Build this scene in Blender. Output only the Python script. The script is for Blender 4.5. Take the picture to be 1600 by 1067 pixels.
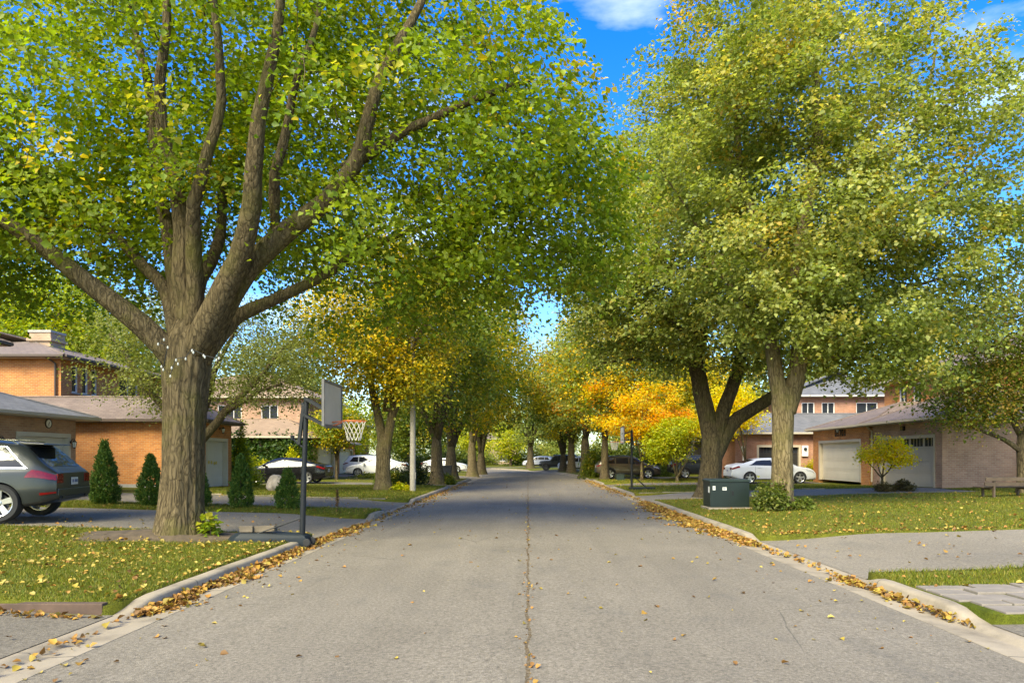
import bpy, bmesh, math, random
import numpy as np
from mathutils import Vector, Matrix, noise as mnoise

R = math.radians
scene = bpy.context.scene
for o in list(bpy.data.objects):
    bpy.data.objects.remove(o)

# ------------------------------------------------------------------ camera
CAMH = 1.7
cam_d = bpy.data.cameras.new('camera')
cam = bpy.data.objects.new('camera', cam_d)
scene.collection.objects.link(cam)
cam.location = (0, 0, CAMH)
cam.rotation_euler = (R(90), 0, 0)
cam_d.lens = 24.0
cam_d.sensor_width = 36.0
cam_d.shift_x = -25 / 1600
cam_d.shift_y = 180.5 / 1600
cam_d.clip_start = 0.1
cam_d.clip_end = 3000
scene.camera = cam

# ------------------------------------------------------------------ sky, sun, exposure
SUN_EL, SUN_ROT = 43.0, 206.0          # behind the camera, to its left
world = bpy.data.worlds.new('World')
scene.world = world
world.use_nodes = True
nt = world.node_tree
nt.nodes.clear()
w_out = nt.nodes.new('ShaderNodeOutputWorld')
w_bg = nt.nodes.new('ShaderNodeBackground')
w_sky = nt.nodes.new('ShaderNodeTexSky')
w_sky.sky_type = 'NISHITA'
w_sky.sun_disc = False
w_sky.sun_elevation = R(SUN_EL)
w_sky.sun_rotation = R(SUN_ROT)
w_sky.altitude = 200
w_sky.air_density = 1.0
w_sky.dust_density = 1.6
w_sky.ozone_density = 3.0
w_bg.inputs['Strength'].default_value = 0.14
# thin white cloud streaks, the same all over the sky
w_tc = nt.nodes.new('ShaderNodeTexCoord')
w_map = nt.nodes.new('ShaderNodeMapping')
w_map.inputs['Scale'].default_value = (1.6, 1.6, 5.0)
w_map.inputs['Location'].default_value = (2.35, 0.6, 0.9)
w_n = nt.nodes.new('ShaderNodeTexNoise')
w_n.inputs['Scale'].default_value = 2.2
w_n.inputs['Detail'].default_value = 7
w_n.inputs['Roughness'].default_value = 0.55
w_r = nt.nodes.new('ShaderNodeMapRange')
w_r.inputs['From Min'].default_value = 0.53
w_r.inputs['From Max'].default_value = 0.85
w_r.inputs['To Max'].default_value = 0.38
w_mix = nt.nodes.new('ShaderNodeMixRGB')
w_mix.inputs['Color2'].default_value = (7.0, 7.0, 7.1, 1)
w_hs = nt.nodes.new('ShaderNodeHueSaturation')
w_hs.inputs['Saturation'].default_value = 1.45
w_hs.inputs['Hue'].default_value = 0.521
w_hs.inputs['Value'].default_value = 0.88
nt.links.new(w_tc.outputs['Generated'], w_map.inputs['Vector'])
nt.links.new(w_map.outputs['Vector'], w_n.inputs['Vector'])
nt.links.new(w_n.outputs['Fac'], w_r.inputs['Value'])
nt.links.new(w_r.outputs['Result'], w_mix.inputs['Fac'])
nt.links.new(w_sky.outputs['Color'], w_hs.inputs['Color'])
nt.links.new(w_hs.outputs['Color'], w_mix.inputs['Color1'])
nt.links.new(w_mix.outputs['Color'], w_bg.inputs['Color'])
nt.links.new(w_bg.outputs['Background'], w_out.inputs['Surface'])

sun_d = bpy.data.lights.new('sun', 'SUN')
sun_d.energy = 2.0
sun_d.angle = R(30.0)
sun_d.color = (1.0, 0.93, 0.82)
sun = bpy.data.objects.new('sun', sun_d)
scene.collection.objects.link(sun)
sd = Vector((math.sin(R(SUN_ROT)) * math.cos(R(SUN_EL)), math.cos(R(SUN_ROT)) * math.cos(R(SUN_EL)), math.sin(R(SUN_EL))))
sun.rotation_euler = sd.to_track_quat('Z', 'Y').to_euler()
sun.location = (20, -20, 40)

vs = scene.view_settings
vs.view_transform = 'Standard'
vs.look = 'None'
vs.gamma = 1.0
vs.exposure = 2.1
vs.use_white_balance = True
vs.white_balance_temperature = 7700
vs.white_balance_tint = -4
vs.use_curve_mapping = False
try:
    scene.cycles.max_bounces = 10
    scene.cycles.diffuse_bounces = 5
    scene.cycles.glossy_bounces = 2
    scene.cycles.transmission_bounces = 8
    scene.cycles.transparent_max_bounces = 8
except Exception:
    pass

# ------------------------------------------------------------------ helpers
COL = scene.collection
RNG = np.random.default_rng(7)

def W(px, py, D):
    """photo pixel at depth D -> world point"""
    return ((px - 825) / 1067 * D, D, CAMH - (py - 714) / 1067 * D)

def tag(o, label=None, cat=None, group=None, kind=None):
    if label: o['label'] = label
    if cat: o['category'] = cat
    if group: o['group'] = group
    if kind: o['kind'] = kind
    return o

def empty(name, loc=(0, 0, 0), rz=0.0, parent=None):
    o = bpy.data.objects.new(name, None)
    o.empty_display_size = 0.2
    COL.objects.link(o)
    o.location = loc
    o.rotation_euler = (0, 0, rz)
    if parent: o.parent = parent
    return o

def thing(name, label, cat, loc=(0, 0, 0), rz=0.0, group=None):
    return tag(empty(name, loc, rz), label, cat, group)

def link(name, me, parent=None, mats=()):
    o = bpy.data.objects.new(name, me)
    COL.objects.link(o)
    for m in mats:
        me.materials.append(m)
    if parent is not None: o.parent = parent
    return o

def copy_tree(o, parent=None):
    c = o.copy()
    COL.objects.link(c)
    c.parent = parent
    if parent is not None:
        c.matrix_parent_inverse = o.matrix_parent_inverse
    for ch in list(o.children):
        copy_tree(ch, c)
    return c

def np_mesh(name, verts, faces, smooth=False, col=None):
    """verts (n,3), faces (m,k) all the same arity"""
    me = bpy.data.meshes.new(name)
    verts = np.asarray(verts, np.float32)
    faces = np.asarray(faces, np.int32)
    m, k = faces.shape
    me.vertices.add(len(verts))
    me.vertices.foreach_set('co', verts.ravel())
    me.loops.add(m * k)
    me.loops.foreach_set('vertex_index', faces.ravel())
    me.polygons.add(m)
    me.polygons.foreach_set('loop_start', np.arange(0, m * k, k, dtype=np.int32))
    me.polygons.foreach_set('loop_total', np.full(m, k, np.int32))
    if smooth:
        me.polygons.foreach_set('use_smooth', np.ones(m, bool))
    if col is not None:
        at = me.attributes.new('col', 'FLOAT_COLOR', 'POINT')
        c4 = np.ones((len(verts), 4), np.float32)
        c4[:, :3] = col
        at.data.foreach_set('color', c4.ravel())
    me.update()
    me.validate()
    return me

class MB:
    """collects shapes, builds ONE mesh object"""
    def __init__(self):
        self.v = []; self.f = []; self.mi = []
    def add(self, vs_, fs_, mi=0):
        n = len(self.v)
        self.v += [tuple(p) for p in vs_]
        for f in fs_:
            self.f.append(tuple(i + n for i in f)); self.mi.append(mi)
        return self
    def box(self, x0, x1, y0, y1, z0, z1, mi=0):
        v = [(x, y, z) for z in (z0, z1) for y in (y0, y1) for x in (x0, x1)]
        return self.add(v, [(0, 2, 3, 1), (4, 5, 7, 6), (0, 1, 5, 4), (2, 6, 7, 3), (0, 4, 6, 2), (1, 3, 7, 5)], mi)
    def bar(self, a, b, w, h=None, mi=0, up=(0, 0, 1)):
        a = Vector(a); b = Vector(b); h = h or w
        d = (b - a).normalized(); u = Vector(up)
        if abs(d.dot(u)) > .95: u = Vector((0, 1, 0))
        s = d.cross(u).normalized(); t = s.cross(d).normalized()
        v = []
        for p in (a, b):
            for i, j in ((-1, -1), (1, -1), (1, 1), (-1, 1)):
                v.append(p + s * (i * w / 2) + t * (j * h / 2))
        return self.add(v, [(3, 2, 1, 0), (4, 5, 6, 7), (0, 1, 5, 4), (1, 2, 6, 5), (2, 3, 7, 6), (3, 0, 4, 7)], mi)
    def tube(self, pts, r, n=8, mi=0, caps=True):
        pts = [Vector(p) for p in pts]
        rs = r if isinstance(r, (list, tuple)) else [r] * len(pts)
        base = len(self.v); ref = None
        for i, p in enumerate(pts):
            d = (pts[min(i + 1, len(pts) - 1)] - pts[max(i - 1, 0)]).normalized()
            if ref is None:
                ref = Vector((0, 0, 1)) if abs(d.z) < .9 else Vector((1, 0, 0))
            s = d.cross(ref).normalized(); t = s.cross(d).normalized(); ref = t
            for k in range(n):
                a = 2 * math.pi * k / n
                self.v.append(tuple(p + s * (math.cos(a) * rs[i]) + t * (math.sin(a) * rs[i])))
        for i in range(len(pts) - 1):
            for k in range(n):
                a = base + i * n + k; b = base + i * n + (k + 1) % n
                self.f.append((a, b, b + n, a + n)); self.mi.append(mi)
        if caps:
            self.f.append(tuple(base + k for k in range(n))[::-1]); self.mi.append(mi)
            e = base + (len(pts) - 1) * n
            self.f.append(tuple(e + k for k in range(n))); self.mi.append(mi)
        return self
    def lathe(self, prof, c=(0, 0, 0), axis='z', n=20, mi=0):
        """prof: (r, h) list; closed along the profile ends when r is 0"""
        base = len(self.v); c = Vector(c)
        for (r, h) in prof:
            for k in range(n):
                a = 2 * math.pi * k / n
                x, y = math.cos(a) * r, math.sin(a) * r
                p = {'z': (x, y, h), 'y': (x, h, -y), 'x': (h, x, y)}[axis]
                self.v.append(tuple(c + Vector(p)))
        for i in range(len(prof) - 1):
            for k in range(n):
                a = base + i * n + k; b = base + i * n + (k + 1) % n
                self.f.append((a, b, b + n, a + n)); self.mi.append(mi)
        return self
    def prism(self, poly, h0, h1, axis='z', mi=0):
        n = len(poly)
        def P(p, h):
            return {'z': (p[0], p[1], h), 'y': (p[0], h, p[1]), 'x': (h, p[0], p[1])}[axis]
        v = [P(p, h0) for p in poly] + [P(p, h1) for p in poly]
        f = [tuple(range(n))[::-1], tuple(range(n, 2 * n))] + [(i, (i + 1) % n, n + (i + 1) % n, n + i) for i in range(n)]
        return self.add(v, f, mi)
    def build(self, name, mat, parent=None, smooth=False, bevel=0.0, recalc=True, weld=False, angle=40):
        me = bpy.data.meshes.new(name)
        me.from_pydata(self.v, [], self.f)
        mats = mat if isinstance(mat, (list, tuple)) else [mat]
        for m in mats: me.materials.append(m)
        me.polygons.foreach_set('material_index', self.mi)
        if recalc or bevel or weld:
            bm = bmesh.new(); bm.from_mesh(me)
            if weld: bmesh.ops.remove_doubles(bm, verts=bm.verts, dist=1e-4)
            bmesh.ops.recalc_face_normals(bm, faces=bm.faces)
            if bevel:
                es = [e for e in bm.edges if len(e.link_faces) == 2 and e.calc_face_angle(0) > R(30)]
                bmesh.ops.bevel(bm, geom=es, offset=bevel, segments=2, affect='EDGES', profile=.6)
            bm.to_mesh(me); bm.free()
        if smooth:
            me.polygons.foreach_set('use_smooth', [True] * len(me.polygons))
            try: me.set_sharp_from_angle(angle=R(angle))
            except Exception: pass
        me.update()
        o = bpy.data.objects.new(name, me)
        COL.objects.link(o)
        if parent is not None: o.parent = parent
        return o

# ------------------------------------------------------------------ materials
class NT:
    def __init__(self, name):
        self.m = bpy.data.materials.new(name)
        self.m.use_nodes = True
        self.t = self.m.node_tree
        self.b = self.t.nodes['Principled BSDF']
        self.out = self.t.nodes['Material Output']
    def n(self, typ, **kw):
        nd = self.t.nodes.new('ShaderNode' + typ)
        for k, v in kw.items():
            if k in nd.inputs: self.set(nd.inputs[k], v)
            elif hasattr(nd, k): setattr(nd, k, v)
            else: self.set(nd.inputs[k.replace('_', ' ')], v)
        return nd
    def set(self, sock, v):
        if hasattr(v, 'is_output') or isinstance(v, bpy.types.NodeSocket): self.t.links.new(v, sock)
        elif isinstance(v, bpy.types.Node): self.t.links.new(v.outputs[0], sock)
        else:
            if isinstance(v, tuple) and len(v) == 3 and sock.type == 'RGBA': v = v + (1,)
            sock.default_value = v
    def bs(self, **kw):
        for k, v in kw.items(): self.set(self.b.inputs[k.replace('_', ' ')], v)
        return self
    def obj(self, scale=(1, 1, 1)):
        tc = self.n('TexCoord'); mp = self.n('Mapping', Scale=scale)
        self.set(mp.inputs['Vector'], tc.outputs['Object'])
        return mp.outputs[0]
    def world(self, scale=(1, 1, 1)):
        tc = self.n('NewGeometry'); mp = self.n('Mapping', Scale=scale)
        self.set(mp.inputs['Vector'], tc.outputs['Position'])
        return mp.outputs[0]
    def noise(self, vec, scale, detail=4, rough=.55):
        nd = self.n('TexNoise', Scale=scale, Detail=detail, Roughness=rough)
        self.set(nd.inputs['Vector'], vec)
        return nd.outputs['Fac']
    def ramp(self, fac, stops):
        nd = self.n('ValToRGB')
        el = nd.color_ramp.elements
        while len(el) < len(stops): el.new(.5)
        for e, (p, c) in zip(el, stops):
            e.position = p; e.color = (c, c, c, 1) if isinstance(c, (int, float)) else tuple(c) + (1,)
        self.set(nd.inputs['Fac'], fac)
        return nd.outputs['Color']
    def mix(self, fac, a, b, mode='MIX'):
        nd = self.n('MixRGB', blend_type=mode)
        self.set(nd.inputs['Fac'], fac); self.set(nd.inputs['Color1'], a); self.set(nd.inputs['Color2'], b)
        return nd.outputs['Color']
    def math(self, op, a, b=0.0, c=0.0):
        nd = self.n('Math', operation=op)
        self.set(nd.inputs[0], a); self.set(nd.inputs[1], b); self.set(nd.inputs[2], c)
        return nd.outputs[0]
    def bump(self, h, strength=.5, dist=.01):
        nd = self.n('Bump', Strength=strength, Distance=dist)
        self.set(nd.inputs['Height'], h)
        self.set(self.b.inputs['Normal'], nd.outputs[0])
        return self
    def wallvec(self):
        """(along wall, height, 0) in metres, picked by the face's own normal"""
        tc = self.n('TexCoord')
        sp = self.n('SeparateXYZ'); self.set(sp.inputs[0], tc.outputs['Object'])
        sn = self.n('SeparateXYZ'); self.set(sn.inputs[0], tc.outputs['Normal'])
        ax = self.math('ABSOLUTE', sn.outputs[0]); ay = self.math('ABSOLUTE', sn.outputs[1])
        g = self.math('GREATER_THAN', ax, ay)
        d = self.math('SUBTRACT', sp.outputs[1], sp.outputs[0])
        u = self.math('MULTIPLY_ADD', g, d, sp.outputs[0])
        cb = self.n('CombineXYZ'); self.set(cb.inputs[0], u); self.set(cb.inputs[1], sp.outputs[2])
        return cb.outputs[0]

def simple(name, c, rough=.6, metal=0.0, var=.12, scale=8.0, bump=0.0, spec=None, coat=0.0):
    t = NT(name)
    v = t.obj()
    n = t.noise(v, scale, 5)
    a = tuple(x * (1 - var) for x in c); b = tuple(min(1, x * (1 + var)) for x in c)
    t.bs(Base_Color=t.ramp(n, [(.3, a), (.7, b)]), Roughness=rough, Metallic=metal)
    if spec is not None: t.bs(Specular_IOR_Level=spec)
    if coat: t.bs(Coat_Weight=coat, Coat_Roughness=.04)
    if bump: t.bump(t.noise(v, scale * 6, 4), .5, bump)
    return t.m

def brick_mat(name, c1, c2, mortar, bw=.215, bh=.075, bump=.006, weather=(.75, 1.1), rough=.85, offset=.5):
    t = NT(name)
    v = t.wallvec()
    b = t.n('TexBrick', offset=offset)
    t.set(b.inputs['Vector'], v)
    for k, val in (('Color1', c1 + (1,)), ('Color2', c2 + (1,)), ('Mortar', mortar + (1,)), ('Scale', 1.0), ('Mortar Size', .0055), ('Mortar Smooth', .1), ('Bias', 0.0), ('Brick Width', bw), ('Row Height', bh)):
        b.inputs[k].default_value = val
    n = t.noise(v, 1.3, 6, .6)
    r = t.ramp(n, [(.3, weather[0]), (.7, weather[1])])
    n2 = t.noise(v, 60, 2)
    r2 = t.ramp(n2, [(.2, .85), (.8, 1.12)])
    c = t.mix(1.0, b.outputs['Color'], r, 'MULTIPLY')
    c = t.mix(1.0, c, r2, 'MULTIPLY')
    t.bs(Base_Color=c, Roughness=rough)
    inv = t.math('SUBTRACT', 1.0, b.outputs['Fac'])
    t.bump(inv, .9, bump)
    return t.m

def leaf_mat(name, trans=.54, rough=.45, tint=(1.25, 1.2, .55)):
    t = NT(name)
    a = t.n('Attribute', attribute_name='col')
    c = a.outputs['Color']
    t.bs(Base_Color=c, Roughness=rough, Specular_IOR_Level=.35)
    tr = t.n('BsdfTranslucent')
    t.set(tr.inputs['Color'], t.mix(1.0, c, tint + (1,), 'MULTIPLY'))
    mx = t.n('MixShader'); t.set(mx.inputs[0], trans)
    t.t.links.new(t.b.outputs[0], mx.inputs[1]); t.t.links.new(tr.outputs[0], mx.inputs[2])
    t.t.links.new(mx.outputs[0], t.out.inputs['Surface'])
    return t.m

M = {}
M['leaf'] = leaf_mat('leaf')
M['needle'] = leaf_mat('needle', trans=.2, rough=.6)
M['dry_leaf'] = leaf_mat('dry_leaf', trans=.15, rough=.6, tint=(1.1, 1.0, .7))
M['blade'] = leaf_mat('grass_blade', trans=.3, rough=.55)

def asphalt(name, base=.17, warm=1.0, seam=False, crack=True, patch=.12):
    t = NT(name)
    p = t.world()
    n1 = t.noise(p, 90, 3, .7)          # aggregate
    vo = t.n('TexVoronoi', Scale=140.0); t.set(vo.inputs['Vector'], p)
    n1b = t.noise(p, 28, 4, .75)
    n2 = t.noise(p, .35, 5, .6)         # wear
    n3 = t.noise(t.world((.9, .06, 1)), 2.2, 4, .6)   # wheel-track streaks along the road
    c = t.ramp(n1, [(.25, (base * .60, base * .515 , base * .405)), (.75, (base * 1.47, base * 1.27, base * .99))])
    c = t.mix(1.0, c, t.ramp(n1b, [(.3, .58), (.7, 1.42)]), 'MULTIPLY')
    c = t.mix(1.0, c, t.ramp(vo.outputs['Distance'], [(.0, 1.25), (.5, .82)]), 'MULTIPLY')
    c = t.mix(1.0, c, t.ramp(n2, [(.3, 1 - patch), (.7, 1 + patch)]), 'MULTIPLY')
    if seam: c = t.mix(1.0, c, t.ramp(n3, [(.3, .92), (.7, 1.08)]), 'MULTIPLY')
    st = t.noise(t.world((1, .7, 1)), 1.1, 6, .7)
    c = t.mix(t.ramp(st, [(.54, 0.0), (.72, .5)]), c, (base * .55, base * .51, base * .45, 1))
    h = t.math('ADD', n1, vo.outputs['Distance'])
    if crack:
        vc = t.n('TexVoronoi', Scale=.32, feature='DISTANCE_TO_EDGE')
        wob = t.n('TexNoise', Scale=1.6, Detail=5.0); t.set(wob.inputs['Vector'], p)
        t.set(vc.inputs['Vector'], t.mix(.09, p, wob.outputs['Color'], 'ADD'))
        k = t.ramp(vc.outputs['Distance'], [(.0, 1.0), (.0035, 0.0)])
        k = t.math('MULTIPLY', k, t.ramp(t.noise(p, .5, 2), [(.52, 0.0), (.62, .6)]))
        c = t.mix(k, c, (.05, .046, .04, 1))
        h = t.math('SUBTRACT', h, k)
    if seam:
        sp = t.n('SeparateXYZ'); t.set(sp.inputs[0], p)
        nw = t.noise(t.world((0, 1, 0)), 1.3, 6, .65)
        nx = t.math('MULTIPLY_ADD', t.math('SUBTRACT', nw, .5), .16, sp.outputs[0])
        d = t.math('ABSOLUTE', nx)
        wide = t.math('MULTIPLY_ADD', t.noise(t.world((0, 1, 0)), 3.5, 4), .028, .002)
        k = t.math('LESS_THAN', d, wide)
        k = t.math('MULTIPLY', k, t.ramp(t.noise(p, 30, 3), [(.3, .25), (.55, 1.0)]))
        c = t.mix(k, c, t.ramp(t.noise(p, 45, 3), [(.35, (.045, .035, .022)), (.65, (.17, .115, .055))]))
        d2 = t.math('LESS_THAN', d, .16)
        c = t.mix(t.math('MULTIPLY', d2, t.ramp(t.noise(p, 3.0, 5), [(.4, 0.0), (.7, .22)])), c, (.10, .085, .06, 1))
        h = t.math('SUBTRACT', h, k)
    t.bs(Base_Color=c, Roughness=.9, Specular_IOR_Level=.25)
    t.bump(h, .55, .006)
    return t.m

M['road'] = asphalt('road_asphalt', .195, seam=True)
M['drive'] = asphalt('driveway_asphalt', .165, patch=.16)
M['drive_pale'] = asphalt('driveway_pale', .215, patch=.14)

def concrete(name, c=(.30, .25, .185)):
    t = NT(name)
    p = t.world()
    n = t.noise(p, 1.6, 6, .65); n2 = t.noise(p, 120, 3)
    sp = t.n('SeparateXYZ'); t.set(sp.inputs[0], p)
    col = t.ramp(n, [(.28, tuple(x * .5 for x in c)), (.5, tuple(x * .9 for x in c)), (.75, tuple(x * 1.15 for x in c))])
    col = t.mix(1.0, col, t.ramp(n2, [(.2, .85), (.8, 1.12)]), 'MULTIPLY')
    # cast joints every 3 m
    fr = t.math('FRACT', t.math('DIVIDE', sp.outputs[1], 2.9))
    j = t.math('LESS_THAN', fr, .006)
    col = t.mix(t.math('MULTIPLY', j, .8), col, (.06, .055, .045, 1))
    t.bs(Base_Color=col, Roughness=.88, Specular_IOR_Level=.3)
    t.bump(t.math('SUBTRACT', n2, t.math('MULTIPLY', j, 3.0)), .4, .004)
    return t.m
M['concrete'] = concrete('kerb_concrete')
M['paver'] = simple('paver_stone', (.20, .17, .14), .9, var=.25, scale=3, bump=.004)
M['edging'] = simple('edging_brown', (.085, .052, .036), .85, var=.3, scale=5, bump=.004)

def grass_mat():
    t = NT('lawn')
    p = t.world()
    n1 = t.noise(p, .5, 5, .6); n2 = t.noise(p, 9, 6, .7); n3 = t.noise(p, 60, 3, .7)
    c = t.ramp(n1, [(.3, (.07, .088, .008)), (.55, (.12, .12, .014)), (.78, (.165, .135, .022))])
    c = t.mix(1.0, c, t.ramp(n2, [(.25, .6), (.7, 1.3)]), 'MULTIPLY')
    c = t.mix(1.0, c, t.ramp(n3, [(.25, .55), (.75, 1.4)]), 'MULTIPLY')
    t.bs(Base_Color=c, Roughness=.9, Specular_IOR_Level=.15)
    t.bump(t.math('ADD', n2, n3), .9, .03)
    return t.m
M['lawn'] = grass_mat()

def bark_mat(name, c1, c2, moss, k=1.0):
    t = NT(name)
    v = t.obj((1, 1, .13))
    n = t.noise(v, 17 * k, 6, .7)
    vo = t.n('TexVoronoi', Scale=13.0 * k, feature='DISTANCE_TO_EDGE')
    wob = t.n('TexNoise', Scale=6.0, Detail=3.0); t.set(wob.inputs['Vector'], t.obj((1, 1, .4)))
    t.set(vo.inputs['Vector'], t.mix(.2, t.obj((1, 1, .2)), wob.outputs['Color'], 'ADD'))
    nb = t.noise(t.obj((1, 1, .09)), 34 * k, 5, .75)
    h = t.math('ADD', t.math('ADD', t.math('MULTIPLY', n, .75), t.math('MULTIPLY', nb, .45)), t.ramp(vo.outputs['Distance'], [(.0, 0.0), (.22, .26)]))
    c = t.ramp(h, [(.46, tuple(x * .26 for x in c1)), (.72, c1), (1.0, c2)])
    ms = t.ramp(t.noise(t.obj(), 1.1, 5, .6), [(.5, 0.0), (.7, .6)])
    c = t.mix(ms, c, moss + (1,))
    t.bs(Base_Color=c, Roughness=.92, Specular_IOR_Level=.2)
    t.bump(h, 1.0, .05)
    return t.m
M['soil'] = simple('soil', (.085, .06, .035), .95, var=.4, scale=6, bump=.02)
M['bark'] = bark_mat('bark_maple', (.10, .074, .038), (.175, .132, .072), (.11, .105, .02))
M['bark_dark'] = bark_mat('bark_dark', (.09, .068, .038), (.16, .125, .07), (.09, .09, .025))
M['bark_pale'] = bark_mat('bark_pale', (.145, .11, .055), (.25, .195, .105), (.15, .14, .035))

M['brick_orange'] = brick_mat('brick_orange', (.58, .225, .055), (.44, .15, .038), (.48, .36, .21))
M['brick_pink'] = brick_mat('brick_pink', (.45, .265, .17), (.36, .20, .13), (.44, .35, .25))
M['brick_red'] = brick_mat('brick_red', (.44, .205, .12), (.35, .15, .085), (.42, .33, .24))
M['brick_buff'] = brick_mat('brick_buff', (.45, .31, .20), (.38, .25, .16), (.42, .35, .27))
M['shingle_grey'] = brick_mat('shingle_grey', (.17, .165, .165), (.125, .125, .13), (.07, .07, .07), .32, .055, .012, (.8, 1.15))
M['shingle_brown'] = brick_mat('shingle_brown', (.21, .155, .12), (.16, .115, .09), (.08, .06, .05), .32, .055, .012, (.8, 1.15))
M['shingle_tan'] = brick_mat('shingle_tan', (.34, .235, .15), (.28, .19, .12), (.15, .10, .07), .32, .055, .012, (.85, 1.12))
M['trim_white'] = simple('trim_white', (.50, .47, .42), .5, var=.06, scale=2)
M['trim_cream'] = simple('trim_cream', (.46, .39, .29), .5, var=.06, scale=2)
M['trim_brown'] = simple('trim_brown', (.075, .05, .035), .5)
M['door_white'] = simple('garage_white', (.55, .53, .49), .45, var=.05, scale=1.5)
M['door_cream'] = simple('garage_cream', (.66, .57, .42), .45, var=.05, scale=1.5)
M['door_taupe'] = simple('garage_taupe', (.43, .37, .30), .45, var=.05, scale=1.5)
M['door_black'] = simple('garage_black', (.025, .024, .023), .4, var=.1)
M['soffit'] = simple('soffit', (.42, .39, .34), .6, var=.05)
M['black_iron'] = simple('black_iron', (.018, .018, .018), .45, .3)
M['foundation'] = simple('foundation', (.33, .31, .28), .9, bump=.004)
M['wood_dark'] = simple('wood_dark', (.085, .058, .036), .7, var=.35, scale=4)
M['wood_old'] = simple('wood_old', (.12, .095, .065), .85, var=.35, scale=4, bump=.003)
M['frame_white'] = simple('frame_white', (.72, .70, .66), .4, var=.04)
M['stone'] = simple('boulder_stone', (.30, .26, .23), .9, var=.3, scale=3.5, bump=.02)
M['pole_conc'] = simple('pole_concrete', (.33, .30, .25), .85, var=.12, scale=6, bump=.002)
M['lamp_glass'] = simple('lamp_glass', (.62, .62, .58), .2, var=.03)
M['box_green'] = simple('box_green', (.008, .016, .013), .42, var=.15, scale=3)
M['box_green2'] = simple('box_green_lid', (.014, .026, .021), .42, var=.15, scale=3)
M['sticker'] = simple('sticker', (.70, .68, .62), .5, var=.04)
M['sticker_yellow'] = simple('sticker_yellow', (.6, .45, .08), .5, var=.04)
M['hoop_grey'] = simple('hoop_pole', (.010, .012, .014), .55, 0.0, var=.12, spec=.3)
M['hoop_base'] = simple('hoop_base', (.010, .015, .018), .6, var=.2, scale=3, spec=.3)
M['board_back'] = simple('backboard', (.40, .355, .30), .4, var=.10, scale=2.5)
M['board_frame'] = simple('backboard_frame', (.09, .085, .08), .45)
M['board_white'] = simple('backboard_white', (.62, .60, .55), .4, var=.06)
M['board_print'] = simple('backboard_print', (.05, .045, .045), .5)
M['rim'] = simple('rim_orange', (.55, .13, .04), .45)
M['net'] = simple('net_white', (.50, .46, .38), .8, var=.08)
M['bin_black'] = simple('bin_black', (.02, .02, .02), .5)
M['bulb'] = simple('bulb_white', (.5, .5, .46), .3, var=.03)
M['ivy_wall'] = simple('ivy_wall', (.03, .045, .012), .9)

def glass_mat(name, c=(.018, .022, .026)):
    t = NT(name)
    t.bs(Base_Color=c, Roughness=.05, Specular_IOR_Level=.45)
    return t.m
M['glass'] = glass_mat('window_glass', (.03, .035, .042))
M['car_glass'] = glass_mat('car_glass', (.012, .014, .016))
M['curtain'] = simple('curtain', (.5, .47, .42), .8)

def paint(name, c, metal=.35, rough=.32):
    t = NT(name)
    f = t.noise(t.obj(), 900, 1)
    t.bs(Base_Color=t.ramp(f, [(.3, tuple(x * .88 for x in c)), (.7, tuple(min(1, x * 1.12) for x in c))]), Metallic=metal, Roughness=rough, Coat_Weight=.3, Coat_Roughness=.05, Specular_IOR_Level=.35)
    return t.m
M['paint_grey'] = paint('paint_grey', (.030, .034, .032), .25)
M['paint_black'] = paint('paint_black', (.004, .004, .005), 0.0, .25)
M['paint_white'] = paint('paint_white', (.58, .58, .57), 0.0, .4)
M['paint_taupe'] = paint('paint_taupe', (.085, .07, .045), .4)
M['paint_slate'] = paint('paint_slate', (.014, .018, .022), .2)
M['tyre'] = simple('tyre_rubber', (.017, .017, .017), .8, bump=.002)
M['alloy'] = simple('alloy', (.50, .50, .49), .3, .75, var=.05)
M['alloy_dark'] = simple('alloy_dark', (.06, .06, .06), .35, .6)
M['cladding'] = simple('cladding', (.022, .022, .022), .6)
M['chrome'] = simple('chrome', (.7, .7, .68), .15, 1.0, var=.02)
M['tail_red'] = simple('tail_red', (.16, .004, .006), .12, var=.25, scale=20)
M['tail_clear'] = simple('tail_clear', (.55, .40, .38), .12, var=.2, scale=20)
M['head_clear'] = simple('head_clear', (.50, .52, .54), .08, .2)
M['plate'] = simple('plate', (.5, .5, .5), .4, var=.03)
M['plate_ink'] = simple('plate_ink', (.03, .05, .16), .5)
# ------------------------------------------------------------------ the street: profile functions
AL, AR = -3.87, 4.11            # asphalt edges
GW, CW = .33, .18               # gutter and kerb-top widths
KL, KR = AL - GW - CW, AR + GW + CW      # backs of the kerbs (-4.38 / 4.62)

def xc(y):
    y = np.asarray(y, float)
    a = np.clip(y - 54, 0, None)
    b = np.minimum(a, 60.0)
    return -(b ** 2) / 200.0 - np.clip(a - 60, 0, None) * .6

def sstep(a, b, t):
    t = np.clip((np.asarray(t, float) - a) / (b - a), 0, 1)
    return t * t * (3 - 2 * t)

# driveways: side, y0, y1, far lateral reach, material key
DRIVES = [
    (-1, 1.2, 7.15, 26, 'drive'), (-1, 13.9, 18.3, 17.2, 'drive_pale'), (-1, 20.5, 24.9, 15.9, 'drive'),
    (-1, 36.9, 41.1, 17.5, 'drive'), (-1, 50.5, 58.5, 17, 'drive_pale'), (-1, 68, 72, 16, 'drive'),
    (1, 1.2, 6.75, 26, 'drive'), (1, 9.3, 13.5, 27, 'drive_pale'), (1, 25.0, 29.2, 16.7, 'drive_pale'),
    (1, 37.0, 41.0, 16.7, 'drive'), (1, 47.4, 52.0, 16, 'drive'), (1, 73.5, 83.5, 18, 'drive'), (1, 99, 104, 18, 'drive'),
]

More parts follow.
